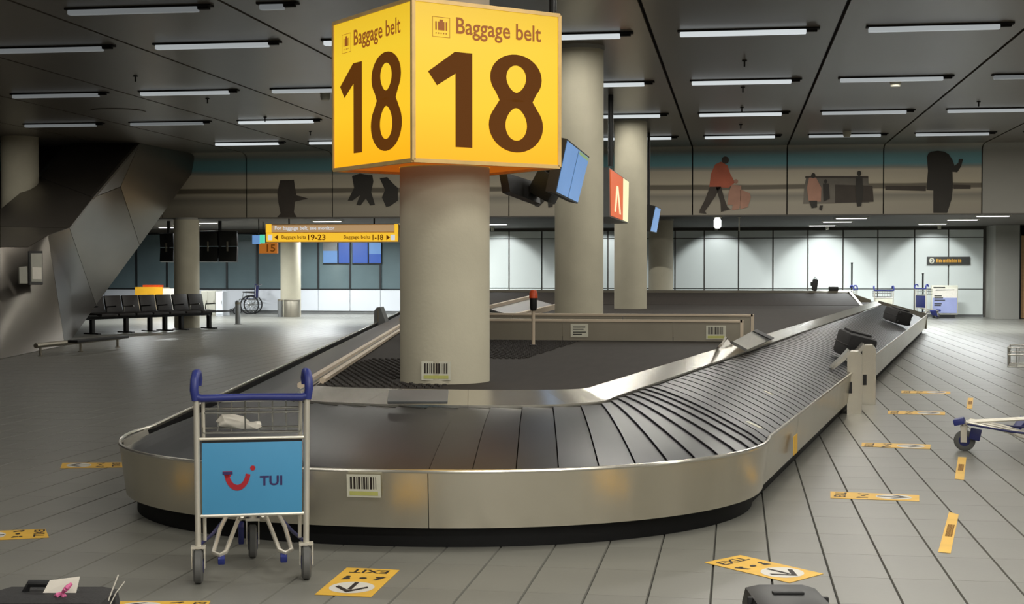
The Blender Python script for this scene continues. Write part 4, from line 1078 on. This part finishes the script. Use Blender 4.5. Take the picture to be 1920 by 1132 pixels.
b_ = B(); flat(b_, (p0.x + 0.1, YW - 0.108, p0.z + 0.07), (0.09, 0, 0), (0, 0, 0.11), [(0.2, 0), (0.5, 0), (1, 0.5), (0.5, 1), (0.2, 1), (0.65, 0.5)]); b_.build('arrow', 'ink', t)

# ================================================================== LUGGAGE TROLLEYS
def wheel_bm(c, r, w): return B().lathe([(r * 0.35, -w / 2), (r * 0.86, -w / 2), (r, -w * 0.3), (r, w * 0.3), (r * 0.86, w / 2), (r * 0.35, w / 2)], c, 24, 'X')
def make_trolley(name, loc, heading, label, panel='tui_blue', logo=True, group='luggage trolleys'):
    """y forward, handle side at y = 0"""
    t = empty(name, loc, label, 'trolley', group, heading, False)
    P = lambda bd, n_, m: bd.build(n_, m, t, (0, 0, 0))
    hw = 0.262
    for s_ in (-1, 1):
        P(B().tube([(s_ * hw, 0.0, 0.165), (s_ * (hw + 0.004), 0.0, 0.55), (s_ * (hw + 0.006), -0.01, 0.905)], 0.0145, 10), 'upright', 'aluminium')
        P(B().tube([(s_ * (hw - 0.03), 0.05, 0.20), (s_ * (hw - 0.028), 0.04, 0.60), (s_ * (hw - 0.024), 0.03, 0.90)], 0.009, 8), 'inner_upright', 'aluminium')
        w = P(wheel_bm((s_ * hw, 0, 0.085), 0.085, 0.045), 'wheel', 'tyre')
        wheel_bm((s_ * hw, 0, 0.085), 0.04, 0.05).build('hub', 'dark_blue', w, (0, 0, 0))
        b_ = B()
        for q in (-1, 1): b_.box((s_ * hw + q * 0.031, 0.0, 0.125), (0.006, 0.045, 0.1))
        b_.box((s_ * hw, 0, 0.178), (0.07, 0.05, 0.012)); P(b_, 'wheel_fork', 'aluminium')
        # horn of the handle
        P(B().tube([(s_ * (hw + 0.008), -0.012, 0.90), (s_ * (hw + 0.016), -0.016, 0.95), (s_ * (hw + 0.014), -0.005, 1.0), (s_ * (hw + 0.008), 0.022, 1.03), (s_ * (hw + 0.002), 0.06, 1.03), (s_ * (hw - 0.002), 0.085, 1.0), (s_ * hw, 0.085, 0.965)], [0.02, 0.021, 0.021, 0.021, 0.021, 0.02, 0.018], 10), 'handle_horn', 'blue')
    P(B().tube([(-hw - 0.012, -0.012, 0.917), (-hw + 0.02, -0.014, 0.909), (0, -0.016, 0.914), (hw - 0.02, -0.014, 0.909), (hw + 0.012, -0.012, 0.917)], [0.02, 0.019, 0.017, 0.019, 0.02], 10), 'handle_bar', 'blue')
    # wire basket
    b_ = B(); x0, x1, y0, y1, z0, z1 = -0.238, 0.238, 0.03, 0.24, 0.735, 0.892
    for z in (z0, (z0 + z1) / 2 + 0.02, z1): b_.tube([(x0, y0, z), (x1, y0, z), (x1, y1, z), (x0, y1, z)], 0.006, 6, True)
    for i in range(8):
        x = x0 + (x1 - x0) * i / 7; b_.tube([(x, y1, z1), (x, y1, z0), (x, y0, z0)], 0.0042, 5)
        if i in (0, 3, 7): b_.tube([(x, y0, z0), (x, y0, z1)], 0.0042, 5)
    for i in range(1, 3):
        y = y0 + (y1 - y0) * i / 3
        for x in (x0, x1): b_.tube([(x, y, z0), (x, y, z1)], 0.0042, 5)
    P(b_, 'wire_basket', 'chrome')
    P(B().tube([(-hw, 0.0, 0.708), (hw, 0.0, 0.708)], 0.008, 8), 'cross_bar', 'aluminium')
    P(B().tube([(-hw, 0.0, 0.33), (hw, 0.0, 0.33)], 0.009, 8), 'cross_bar', 'aluminium')
    P(B().box((0, 0.004, 0.695), (0.486, 0.016, 0.012)), 'panel_clip', 'black')
    pn = P(B().box((0, 0.0, 0.512), (0.486, 0.012, 0.355), None, 0.003), 'advert_panel', panel)
    if logo:
        q = Vector((-0.243, -0.0085, 0.335)); ex, ey = Vector((0.486, 0, 0)), Vector((0, 0, 0.355))
        b_ = B(); flat_ring(b_, q, ex, ey, (0.352, 0.60), (0.132, 0.27), (0.084, 0.19), 18, 1, PI * 1.06, PI * 1.94)
        flat(b_, q, ex, ey, [(0.205, 0.60), (0.30, 0.60), (0.285, 0.53), (0.235, 0.50)])
        disc(b_, q, ex, ey, (0.505, 0.638), (0.026, 0.036)); b_.build('logo_smile', 'logo_red', pn, (0, 0, 0))
        b_ = B(); flat(b_, q + Vector((0, -0.0008, 0)), ex, ey, [(0.205, 0.555), (0.305, 0.555), (0.305, 0.595), (0.205, 0.595)]); b_.build('logo_bar', 'logo_navy', pn, (0, 0, 0)); b_ = B(); lettering(b_, 'TUI', q + ex * 0.575 + ey * 0.39, ex * 0.225, ey * 0.135); b_.build('logo_lettering', 'logo_navy', pn, (0, 0, 0))
    # luggage rails: a bent pair each side rising to the front caster
    for s_ in (-1, 1):
        b_ = B(); b_.tube([(s_ * 0.06, 0.56, 0.25), (s_ * 0.095, 0.30, 0.20), (s_ * 0.132, 0.06, 0.137), (s_ * 0.16, 0.03, 0.128), (s_ * 0.192, 0.06, 0.137), (s_ * 0.165, 0.30, 0.21), (s_ * 0.125, 0.56, 0.255)], 0.0115, 8); P(b_, 'luggage_rail', 'aluminium')
        P(B().box((s_ * 0.152, 0.035, 0.105), (0.035, 0.05, 0.035), (0.3, 0, 0), 0.008), 'rail_foot', 'blue')
        P(B().tube([(s_ * (hw - 0.012), 0.02, 0.19), (s_ * 0.2, 0.22, 0.2), (s_ * 0.125, 0.56, 0.24)], 0.009, 8), 'side_rail', 'dark_blue')
    P(B().tube([(-0.125, 0.56, 0.245), (0.0, 0.575, 0.25), (0.125, 0.56, 0.245)], 0.011, 8), 'front_bar', 'aluminium')
    P(B().tube([(-0.05, 0.0, 0.325), (-0.06, 0.12, 0.29), (-0.05, 0.56, 0.25)], 0.011, 8).tube([(0.05, 0.0, 0.325), (0.06, 0.12, 0.29), (0.05, 0.56, 0.25)], 0.011, 8), 'centre_rail', 'aluminium')
    P(B().box((0, 0.635, 0.248), (0.14, 0.09, 0.055), (-0.25, 0, 0), 0.015), 'front_bumper', 'blue')
    P(B().tube([(-0.05, 0.56, 0.24), (0.0, 0.67, 0.252), (0.05, 0.56, 0.24)], 0.009, 8), 'nose_bar', 'aluminium')
    P(B().box((-0.06, 0.50, 0.15), (0.03, 0.09, 0.10), (0.2, 0, 0), 0.01), 'brake_shoe', 'dark_blue')
    w = P(wheel_bm((0, 0.59, 0.088), 0.088, 0.045), 'front_wheel', 'tyre'); wheel_bm((0, 0.59, 0.088), 0.052, 0.05).build('hub', 'dark_blue', w, (0, 0, 0))
    b_ = B()
    for q in (-1, 1): b_.box((q * 0.032, 0.595, 0.14), (0.006, 0.05, 0.13))
    b_.box((0, 0.595, 0.205), (0.075, 0.06, 0.014)); b_.lathe([(0.022, 0.21), (0.022, 0.245)], (0, 0.595, 0), 12); P(b_, 'caster_fork', 'aluminium')
    return t
tr = make_trolley('luggage_trolley', (-2.355, 6.803, 0), math.radians(19.0), 'luggage trolley with the light blue TUI panel standing before the carousel')
# crumpled wrapper in the basket
M4 = Matrix.Translation((-2.355, 6.803, 0)) @ Matrix.Rotation(math.radians(19), 4, 'Z')
b_ = B(); rnd = random.Random(4)
pts = [(-0.165, 0.1, 0.775), (-0.145, 0.1, 0.79), (-0.10, 0.11, 0.785), (-0.05, 0.11, 0.775), (-0.01, 0.10, 0.762), (0.02, 0.10, 0.758), (0.04, 0.10, 0.768)]
b_.tube([M4 @ Vector(q) for q in pts], [0.014, 0.032, 0.034, 0.028, 0.014, 0.022, 0.012], 9)
for v in b_.bm.verts: v.co += Vector([rnd.uniform(-0.006, 0.006) for _ in range(3)])
o = b_.build('paper_wrapper', 'paper'); tag(o, 'crumpled white paper lying in the trolley basket', 'litter')
hd2 = Vector((-0.975, 0.22, 0)).normalized(); ca = Vector((1.915, 12.585, 0))
l2 = ca - hd2 * 0.59
t2 = make_trolley('luggage_trolley', (l2.x, l2.y, 0), math.atan2(-hd2.x, hd2.y), 'luggage trolley cut by the right edge, its front wheel showing', 'dark_blue', False)
Mi = (Matrix.Translation((l2.x, l2.y, 0)) @ Matrix.Rotation(math.atan2(-hd2.x, hd2.y), 4, 'Z')).inverted()
qs = [Mi @ atd(*q) for q in ((1893, 814, 12.5), (1903, 817, 12.3), (1932, 786, 12.3), (1917, 781, 12.5))]
B().prism(qs, (qs[1] - qs[0]).cross(qs[3] - qs[0]).normalized() * 0.02).build('stop_plate', 'blue', t2, (0, 0, 0))
t3 = copy_tree(t2); p_ = aty(1722, 588, 45.2); t3.location = (p_.x, p_.y - 0.5, 0); t3.rotation_euler.z = math.radians(-62); tag(t3, 'luggage trolley parked left of the white advertising stand')
t4 = make_trolley('luggage_trolley', (4.05, 41.0, 0), math.radians(12), 'luggage trolley with a white panel behind the far end of the carousel', 'label_white', False)
t5 = copy_tree(t4); t5.location = (3.35, 42.0, 0); t5.rotation_euler.z = math.radians(75); tag(t5, 'luggage trolley seen side on behind the raised carousel hood')
# advertising stand
p0 = aty(1746, 589, 45.6); p1 = aty(1796, 530, 45.6)
t = empty('advertising_stand', (p0.x, 45.6, 0), 'white and lilac advertising stand before the white wall', 'stand')
w = p1.x - p0.x
B().bb((p0.x, 45.55, 0.1), (p1.x, 45.75, 1.0), 0.02).build('body', 'label_white', t)
B().bb((p0.x + 0.03, 45.535, 0.15), (p1.x - 0.03, 45.55, 0.62)).build('lilac_panel', 'lilac', t); B().bb((p0.x + 0.03, 45.535, 0.62), (p1.x - 0.03, 45.55, 0.9)).build('pale_panel', 'paper', t)
B().bb((p0.x + 0.05, 45.5, 0.0), (p1.x - 0.1, 45.8, 0.1)).build('plinth', 'black', t)
b_ = B()
for z, wd in ((0.66, 0.22), (0.6, 0.26), (0.53, 0.32), (0.42, 0.22), (0.37, 0.2)): flat(b_, (p0.x + 0.08, 45.53, z), (wd, 0, 0), (0, 0, 0.03), [(0, 0), (1, 0), (1, 1), (0, 1)])
flat(b_, (p0.x + 0.05, 45.53, 0.92), (0.35, 0, 0), (0, 0, 0.03), [(0, 0), (1, 0), (1, 1), (0, 1)]); flat(b_, (p0.x + 0.12, 45.53, 0.84), (0.55, 0, 0), (0, 0, 0.03), [(0, 0), (1, 0.6), (1, 1), (0, 1)]); b_.build('print_lines', 'dark_sign', t)
# poles and small objects behind the hood
def pole(u, v0, v1, d, lab, m='black'):
    p_ = atd(u, v1, d); q = atd(u, v0, d); t = empty('barrier_post', (p_.x, p_.y, 0), lab, 'post')
    B().lathe([(0.14, 0), (0.14, 0.02), (0.03, 0.04)], (p_.x, p_.y, 0), 16).build('base', m, t); B().lathe([(0.025, 0.04), (0.025, q.z - 0.05), (0.035, q.z)], (p_.x, p_.y, 0), 10).build('post', m, t)
pole(1597, 492, 555, 43, 'dark upright post beside the white trolley panel behind the hood')
pole(1730, 512, 580, 44, 'dark upright post left of the advertising stand')
p_ = aty(1528, 548, 34.75); zt = ZR + 0.25
t = empty('small_backpack', (p_.x, 34.8, zt), 'small black bag standing upright on the crest of the far hood', 'bag')
B().box((p_.x, 34.82, zt + 0.14), (0.13, 0.1, 0.28), (0, 0.12, 0), 0.04).build('body', 'black_fabric', t); B().box((p_.x - 0.07, 34.8, zt + 0.16), (0.06, 0.06, 0.1), None, 0.02).build('pocket', 'black_fabric', t)
B().tube([(p_.x - 0.02, 34.82, zt + 0.27), (p_.x + 0.0, 34.82, zt + 0.33), (p_.x + 0.04, 34.82, zt + 0.27)], 0.008, 6).build('loop', 'black', t)
p_ = aty(1563, 548, 34.8); o = B().box((p_.x, 34.85, zt + 0.05), (0.22, 0.2, 0.1), None, 0.02).build('flat_box', 'black'); tag(o, 'low black box on the crest of the far hood', 'box')

# ================================================================== SUITCASES
def suitcase(name, loc, size, rot, label, m='black_fabric', handle='black', flush=False):
    """upright case: x width, y thickness, z height; origin at its base centre"""
    t = empty(name, loc, label, 'suitcase', None, 0, False); t.rotation_euler = rot
    w, d, h_ = size; P = lambda bd, n_, mm: bd.build(n_, mm, t, (0, 0, 0))
    P(B().box((0, 0, h_ / 2 + 0.03), (w, d, h_ - 0.03), None, min(w, d) * 0.22), 'shell', m)
    P(B().box((0, 0, h_ / 2 + 0.03), (w + 0.008, 0.014, h_ - 0.05), None, 0.005), 'zip_band', handle)
    if flush: P(B().box((0, 0, h_ + 0.017), (w * 0.4, 0.03, 0.012), None, 0.005), 'carry_handle', handle)
    else: P(B().tube([(-w * 0.2, 0, h_ + 0.012), (-w * 0.17, 0, h_ + 0.04), (w * 0.17, 0, h_ + 0.04), (w * 0.2, 0, h_ + 0.012)], 0.012, 8), 'carry_handle', handle)
    P(B().box((0, -d / 2 - 0.008, h_ * 0.5), (w * 0.7, 0.03, h_ * 0.55), None, 0.012), 'front_pocket', m)
    for sx in (-1, 1):
        for sy in (-1, 1): P(wheel_bm((sx * w * 0.38, sy * d * 0.32, 0.022), 0.022, 0.02), 'wheel', handle)
    return t
# cases lying on the sloped belt
belt_tilt = math.atan2(ZI - ZO, 1.0)
legdir = math.atan2(TAN, 1.0)
def on_belt(u, v, f):
    """point of the right leg's belt at fraction f from the outer edge, under picture column u"""
    best = None
    for k in range(1200):
        s = oR + 0.3 + 24 * k / 1200; po = out(s); pi_ = inn(iR + s - oR); p_ = po.lerp(pi_, f); z = belt_z(f)
        d = Vector((p_.x, p_.y, z)) - _O; zz = d.dot(_fw); uu = CX + FPX * d.dot(_rt) / zz
        if best is None or abs(uu - u) < best[0]: best = (abs(uu - u), Vector((p_.x, p_.y, z)))
    return best[1]
def lay_case(u, f, size, spin, label, m):
    p_ = on_belt(u, 0, f)
    R = Matrix.Rotation(-legdir, 4, 'Z') @ Matrix.Rotation(belt_tilt, 4, 'Y') @ Matrix.Rotation(spin, 4, 'Z') @ Matrix.Rotation(-PI / 2, 4, 'X')
    t = suitcase('suitcase', (0, 0, 0), size, (0, 0, 0), label, m, 'black')
    nrm = Matrix.Rotation(-legdir, 4, 'Z') @ Matrix.Rotation(belt_tilt, 4, 'Y') @ Vector((0, 0, 1))
    t.matrix_world = Matrix.Translation(p_ + nrm * (size[1] / 2 + 0.04)) @ R
    return t
lay_case(1580, 0.28, (0.36, 0.30, 0.50), math.radians(205), 'black suitcase lying on the belt beside the shutter guides', 'black_fabric')
lay_case(1693, 0.14, (0.34, 0.26, 0.52), math.radians(35), 'black suitcase lying on the belt at the far end of the carousel', 'black_fabric')
# foreground cases, cut by the lower edge
p_ = atd(1478, 1112, 4.45); zt = p_.z
t = suitcase('suitcase', (p_.x, p_.y + 0.02, 0), (0.245, 0.36, zt - 0.02), (0, 0, YAW), 'glossy black hard case whose top shows at the lower edge, right of centre', 'black_gloss', 'black', True)
p_ = atd(78, 1106, 4.45); zt = p_.z - 0.03
bag = suitcase('suitcase', (p_.x - 0.02, p_.y + 0.1, 0), (0.40, 0.24, zt - 0.012), (0, 0, YAW), 'dark fabric bag with a pink ribbon and a paper tag at the lower left corner', 'black_fabric', 'black')
lz = zt
B().prism([(-0.02, -0.02, lz + 0.0), (0.085, -0.02, lz + 0.0), (0.095, -0.01, lz + 0.052), (0.0, -0.01, lz + 0.04)], (0, 0.003, 0)).build('paper_tag', 'paper', bag, (0, 0, 0))
b_ = B(); lo = Vector((0.055, -0.06, lz + 0.012))
for q in ((0.02, 0, 0.02), (-0.022, 0, -0.01), (0.012, 0, -0.016), (0.03, 0, 0.03)): b_.tube([lo, lo + Vector(q) * 0.6 + Vector((0, -0.008, 0)), lo + Vector(q)], [0.004, 0.009, 0.005], 6)
b_.build('pink_ribbon', 'pink', bag, (0, 0, 0))
b_ = B(); b_.tube([(0.19, -0.03, lz - 0.02), (0.205, -0.03, lz + 0.02), (0.222, -0.03, lz + 0.062)], 0.0022, 6); b_.tube([(0.20, -0.05, lz - 0.03), (0.22, -0.05, lz + 0.01), (0.247, -0.05, lz + 0.045)], 0.0018, 6); b_.build('cable_tie', 'paper', bag, (0, 0, 0))

# ================================================================== FLOOR STICKERS
def sticker(pts, lab, arrow=1, exit_text=True):
    """pts: four floor corners, in the reading frame: lower-left, lower-right, upper-right, upper-left; the arrow disc sits at the lower end"""
    q = [Vector((p_[0], p_[1], 0.0012)) for p_ in pts]
    t = empty('floor_sticker', (q[0] + q[2]) / 2 - Vector((0, 0, 0.0012)), lab, 'floor sticker', 'yellow exit stickers on the floor')
    B().prism(q, (0, 0, 0.0016)).build('sheet', 'sticker_yellow', t)
    o_ = q[0] + Vector((0, 0, 0.0024)); ex = q[1] - q[0]; ey = q[3] - q[0]; hi = Vector((0, 0, 0.0008))
    b_ = B(); disc(b_, o_, ex, ey, (0.5, 0.28), (0.40, 0.2), 28); b_.build('white_disc', 'sticker_white', t)
    b_ = B(); flat(b_, o_ + hi, ex, ey, [(0.46, 0.46), (0.54, 0.46), (0.54, 0.24), (0.54, 0.2), (0.46, 0.2), (0.46, 0.24)])
    flat(b_, o_ + hi, ex, ey, [(0.5, 0.10), (0.80, 0.28), (0.76, 0.325), (0.5, 0.175)]); flat(b_, o_ + hi, ex, ey, [(0.5, 0.10), (0.5, 0.175), (0.24, 0.325), (0.2, 0.28)])
    b_.build('arrow', 'ink', t)
    # word and pictograms read from the far side
    b_ = B(); lettering(b_, 'EXIT', o_ + ex * 0.86 + ey * 0.94, -ex * 0.72, -ey * 0.13); b_.build('lettering', 'ink', t)
    b_ = B(); disc(b_, o_ + hi, ex, ey, (0.22, 0.66), (0.05, 0.025), 12); flat(b_, o_, ex, ey, [(0.14, 0.55), (0.30, 0.57), (0.27, 0.63), (0.17, 0.63)]); b_.build('pictogram', 'ink', t)
    b_ = B(); disc(b_, o_ + hi, ex, ey, (0.52, 0.62), (0.07, 0.03), 12); b_.build('pictogram', 'ink', t)
    b_ = B(); flat(b_, o_, ex, ey, [(0.72, 0.56), (0.80, 0.56), (0.92, 0.68), (0.84, 0.70)]); disc(b_, o_ + hi, ex, ey, (0.78, 0.66), (0.05, 0.022), 12)
    b_.build('pictogram', 'ink', t)
    return t
A = lambda u, v: tuple(atz(u, v, 0)[:2])
sticker([A(590, 1115), A(696, 1119.5), A(749, 1069), A(650.5, 1064.5)], 'yellow EXIT sticker on the floor right of the blue trolley')
sticker([A(1544, 1076), A(1480, 1093), A(1321, 1055), A(1388, 1041)], 'yellow EXIT sticker on the floor above the glossy black case')
sticker([A(1723.5, 928.6), A(1723.5, 940), A(1557, 934), A(1557, 921.5)], 'yellow arrow sticker nearest of the four along the right skirt')
sticker([A(1745, 833.5), A(1744, 842), A(1615, 837), A(1616, 830)], 'yellow arrow sticker second along the right skirt, left of the blue wheel')
sticker([A(1772, 772), A(1772, 778), A(1665, 776), A(1665, 770)], 'yellow arrow sticker third along the right skirt')
sticker([A(1782, 734), A(1782, 738.5), A(1690, 737), A(1690, 732.5)], 'yellow arrow sticker farthest along the right skirt')
sticker([A(113, 878), A(117, 868), A(233, 867), A(232, 876.5)], 'yellow arrow sticker beside the left end of the steel skirt')
sticker([A(-70, 1016), A(-62, 998), A(85, 992), A(92, 1008)], 'yellow sticker cut by the left edge')
sticker([A(205, 1142), A(225, 1128), A(395, 1127), A(385, 1142)], 'yellow sticker cut by the lower edge under the trolley')
def tape(pts, lab):
    q = [Vector((*A(*p_), 0.0012)) for p_ in pts]; t = empty('floor_tape', (q[0] + q[2]) / 2 - Vector((0, 0, 0.0012)), lab, 'floor marking', 'yellow distance strips on the floor')
    B().prism(q, (0, 0, 0.0016)).build('strip', 'sticker_yellow', t)
    b_ = B(); o_ = q[3] + Vector((0, 0, 0.0024)); ex = q[0] - q[3]; ey = q[3] - q[2]
    x = 0.2; rnd = random.Random(2)
    while x < 0.8:                                  # print too small to read
        w = rnd.uniform(0.02, 0.05); flat(b_, o_ - ey, ex, ey, [(0.36, x), (0.66, x), (0.66, x + w), (0.36, x + w)]); x += w + 0.018
    b_.build('small_print', 'sign_brown', t)
tape([(1779.4, 960), (1797.5, 965), (1782.5, 1037.5), (1759, 1035)], 'yellow strip on the floor, nearest of three below the trolley wheel')
tape([(1796.5, 857), (1812, 857.7), (1807.4, 899.7), (1790, 898)], 'yellow strip on the floor right under the trolley wheel')
tape([(1815, 746), (1825, 746), (1823, 766), (1812, 766)], 'short yellow strip on the floor beyond the trolley wheel')

# ================================================================== SEATS, RAIL, FURNITURE AT THE LEFT
s0, s1 = Vector((-14.7, 31.4, 0)), Vector((-13.15, 34.9, 0))
dr_ = (s1 - s0).normalized(); rz = math.atan2(dr_.y, dr_.x)
bench = empty('beam_seating', s0, 'row of seven black beam seats at the left', 'seating', None, rz, False)
P = lambda bd, n_, m, t=bench: bd.build(n_, m, t, (0, 0, 0))
LN = (s1 - s0).length; pit = LN / 7.1
P(B().bb((-0.3, 0.16, 0.33), (LN + 0.2, 0.26, 0.40)), 'beam', 'black')
for i in range(7):
    x = 0.05 + pit * i
    P(B().box((x + pit / 2, 0.0, 0.45), (pit - 0.05, 0.46, 0.06), (0.06, 0, 0), 0.02), 'seat', 'seat_leather')
    P(B().box((x + pit / 2, 0.27, 0.665), (pit - 0.05, 0.06, 0.44), (-0.22, 0, 0), 0.02), 'backrest', 'seat_leather')
for i in (0, 1.9, 3.3, 4.2, 5.2, 7.0):
    x = 0.03 + pit * i
    P(B().box((x, 0.05, 0.17), (0.09, 0.10, 0.34), None, 0.01).box((x, 0.05, 0.015), (0.09, 0.5, 0.03), None, 0.008), 'leg', 'black')
for i in range(8): P(B().tube([(0.03 + pit * i, 0.18, 0.42), (0.03 + pit * i, 0.16, 0.62), (0.03 + pit * i, -0.16, 0.64)], 0.018, 6), 'armrest', 'chrome' if i in (2, 6) else 'black')
P(B().box((LN + 0.33, 0.02, 0.43), (0.42, 0.42, 0.03), None, 0.01), 'side_table', 'black'); P(B().box((-0.2, 0.02, 0.43), (0.36, 0.42, 0.03), None, 0.01), 'side_table', 'black')
# bumper rail
rail = empty('bumper_rail', (-12.0, 23.5, 0), 'low steel bumper rail at the foot of the angular metal wall', 'rail')
r0, r1 = atz(67, 648, 0.19), atz(226, 632, 0.19)
B().tube([r0, r0.lerp(r1, 0.5), r1], 0.045, 8).build('rail', 'steel_dull', rail)
for f in (0.05, 0.5, 0.96):
    q = r0.lerp(r1, f); B().lathe([(0.05, 0), (0.05, 0.01), (0.022, 0.015), (0.022, 0.18)], (q.x, q.y, 0), 12).build('leg', 'steel_dull', rail)
r2, r3 = atz(136, 640, 0.24), atz(233, 631, 0.24)
B().box((r2 + r3) / 2, ((r3 - r2).length, 0.2, 0.05), (0, 0, math.atan2((r3 - r2).y, (r3 - r2).x)), 0.01).build('shelf', 'black', rail)
# bollard
p_ = atz(446, 608, 0); t = empty('bollard', p_, 'slim grey steel bollard before the wheelchair', 'bollard')
B().lathe([(0.1, 0), (0.1, 0.015), (0.07, 0.02), (0.07, 0.62), (0.05, 0.65)], p_, 16).build('post', 'grey_metal', t); B().lathe([(0.073, 0.55), (0.073, 0.6)], p_, 16).build('band', 'steel_dull', t)
# wheelchair, side on, facing left
wc = empty('wheelchair', (-15.95, 45.9, 0), 'empty wheelchair with a dark blue seat by the white dado', 'wheelchair', None, 0.12, False)
P = lambda bd, n_, m, t=wc: bd.build(n_, m, t, (0, 0, 0))
for s_ in (-0.27, 0.27):
    P(B().tube([(0.05 + 0.3 * math.cos(2 * PI * k / 24), s_, 0.31 + 0.3 * math.sin(2 * PI * k / 24)) for k in range(24)], 0.022, 6, True), 'big_wheel', 'black')
    w = P(B().lathe([(0.04, -0.03), (0.04, 0.03)], (0.05, s_, 0.31), 12, 'Y'), 'hub', 'chrome')
    b_ = B()
    for k in range(12): b_.tube([(0.05, s_, 0.31), (0.05 + 0.29 * math.cos(2 * PI * k / 12), s_, 0.31 + 0.29 * math.sin(2 * PI * k / 12))], 0.005, 4)
    P(b_, 'spokes', 'chrome')
    P(B().tube([(-0.42 + 0.08 * math.cos(2 * PI * k / 14), s_ * 0.9, 0.095 + 0.08 * math.sin(2 * PI * k / 14)) for k in range(14)], 0.016, 6, True), 'caster', 'black')
    P(B().tube([(0.22, s_ * 0.85, 0.3), (0.24, s_ * 0.85, 0.95), (0.36, s_ * 0.85, 0.98)], 0.016, 6).tube([(0.22, s_ * 0.85, 0.48), (-0.28, s_ * 0.85, 0.5), (-0.46, s_ * 0.85, 0.2), (-0.62, s_ * 0.85, 0.14)], 0.016, 6).tube([(0.22, s_ * 0.85, 0.70), (-0.16, s_ * 0.85, 0.72), (-0.2, s_ * 0.85, 0.5)], 0.013, 6), 'frame_tube', 'chrome')
    P(B().box((-0.02, s_ * 0.85, 0.735), (0.34, 0.05, 0.035), None, 0.01), 'armrest', 'black'); P(B().box((-0.68, s_ * 0.5, 0.12), (0.18, 0.13, 0.025), (0, 0.2, 0), 0.005), 'footrest', 'black')
P(B().box((-0.02, 0, 0.49), (0.44, 0.44, 0.05), None, 0.015), 'seat', 'navy_cloth'); P(B().box((0.22, 0, 0.76), (0.05, 0.44, 0.46), (0, 0.08, 0), 0.015), 'backrest', 'navy_cloth')
# bins at the far pillar
for (u, w, m, lab) in ((525.5, 0.08, 'grey_metal', 'dark narrow bin left of the steel bin at the far left pillar'), (547.5, 0.25, 'steel_dull', 'round steel bin before the far left pillar')):
    p_ = atz(u, 590, 0); q = Vector((p_.x, 43.4, 0)); q = aty(u, 590, 43.4); t = empty('waste_bin', (q.x, 43.4, 0), lab, 'bin')
    B().lathe([(w, 0), (w, 0.5), (w * 0.96, 0.52)], (q.x, 43.4, 0), 24).build('body', m, t); B().lathe([(w * 1.02, 0.50), (w * 1.02, 0.54), (w * 0.6, 0.56)], (q.x, 43.4, 0), 24).build('rim', 'steel_dull', t)
# cabinets beside the left pillar
for (u0, u1, v0, m, lab, nd) in ((377, 404, 545, 'grey_cabinet', 'beige cabinet just right of the left pillar', 2), (404.6, 418, 546, 'dado', 'narrow pale cabinet between the beige cabinet and the wheelchair', 1)):
    q0, q1 = aty(u0, 592, 44.0), aty(u1, v0, 44.0); t = empty('cabinet', (q0.x, 44.0, 0), lab, 'cabinet')
    B().bb((q0.x, 44.0, 0.0), (q1.x, 44.6, q1.z), 0.01).build('body', m, t)
    for k in range(nd):
        w = (q1.x - q0.x) / nd; B().bb((q0.x + w * k + 0.015, 43.985, 0.06), (q0.x + w * (k + 1) - 0.015, 44.0, q1.z - 0.03)).build('door', m, t)
        B().bb((q0.x + w * (k + 1) - 0.06, 43.97, q1.z * 0.5), (q0.x + w * (k + 1) - 0.04, 43.985, q1.z * 0.62)).build('handle', 'steel_dull', t)
# yellow desk behind the seats
q0, q1 = aty(254, 553, 44.5), aty(305, 538, 44.5); t = empty('yellow_counter', (q0.x, 44.5, 0), 'yellow counter front seen over the black seats', 'counter')
B().bb((q0.x, 44.5, 0.0), (q1.x, 45.1, q1.z - 0.02), 0.01).build('body', 'beige', t); B().bb((q0.x, 44.46, q0.z), (q1.x, 44.5, q1.z)).build('yellow_front', 'yellow_paint', t)
q2, q3 = aty(270, 538, 44.7), aty(302, 534, 44.7); B().bb((q2.x, 44.6, q1.z - 0.02), (q3.x, 44.9, q3.z)).build('tray', 'orange_lamp', t)
q4_, q5 = aty(305, 553, 44.5), aty(327, 541, 44.5); B().bb((q4_.x + 0.01, 44.52, 0), (q5.x, 45.0, q5.z)).build('side_unit', 'paper', t)
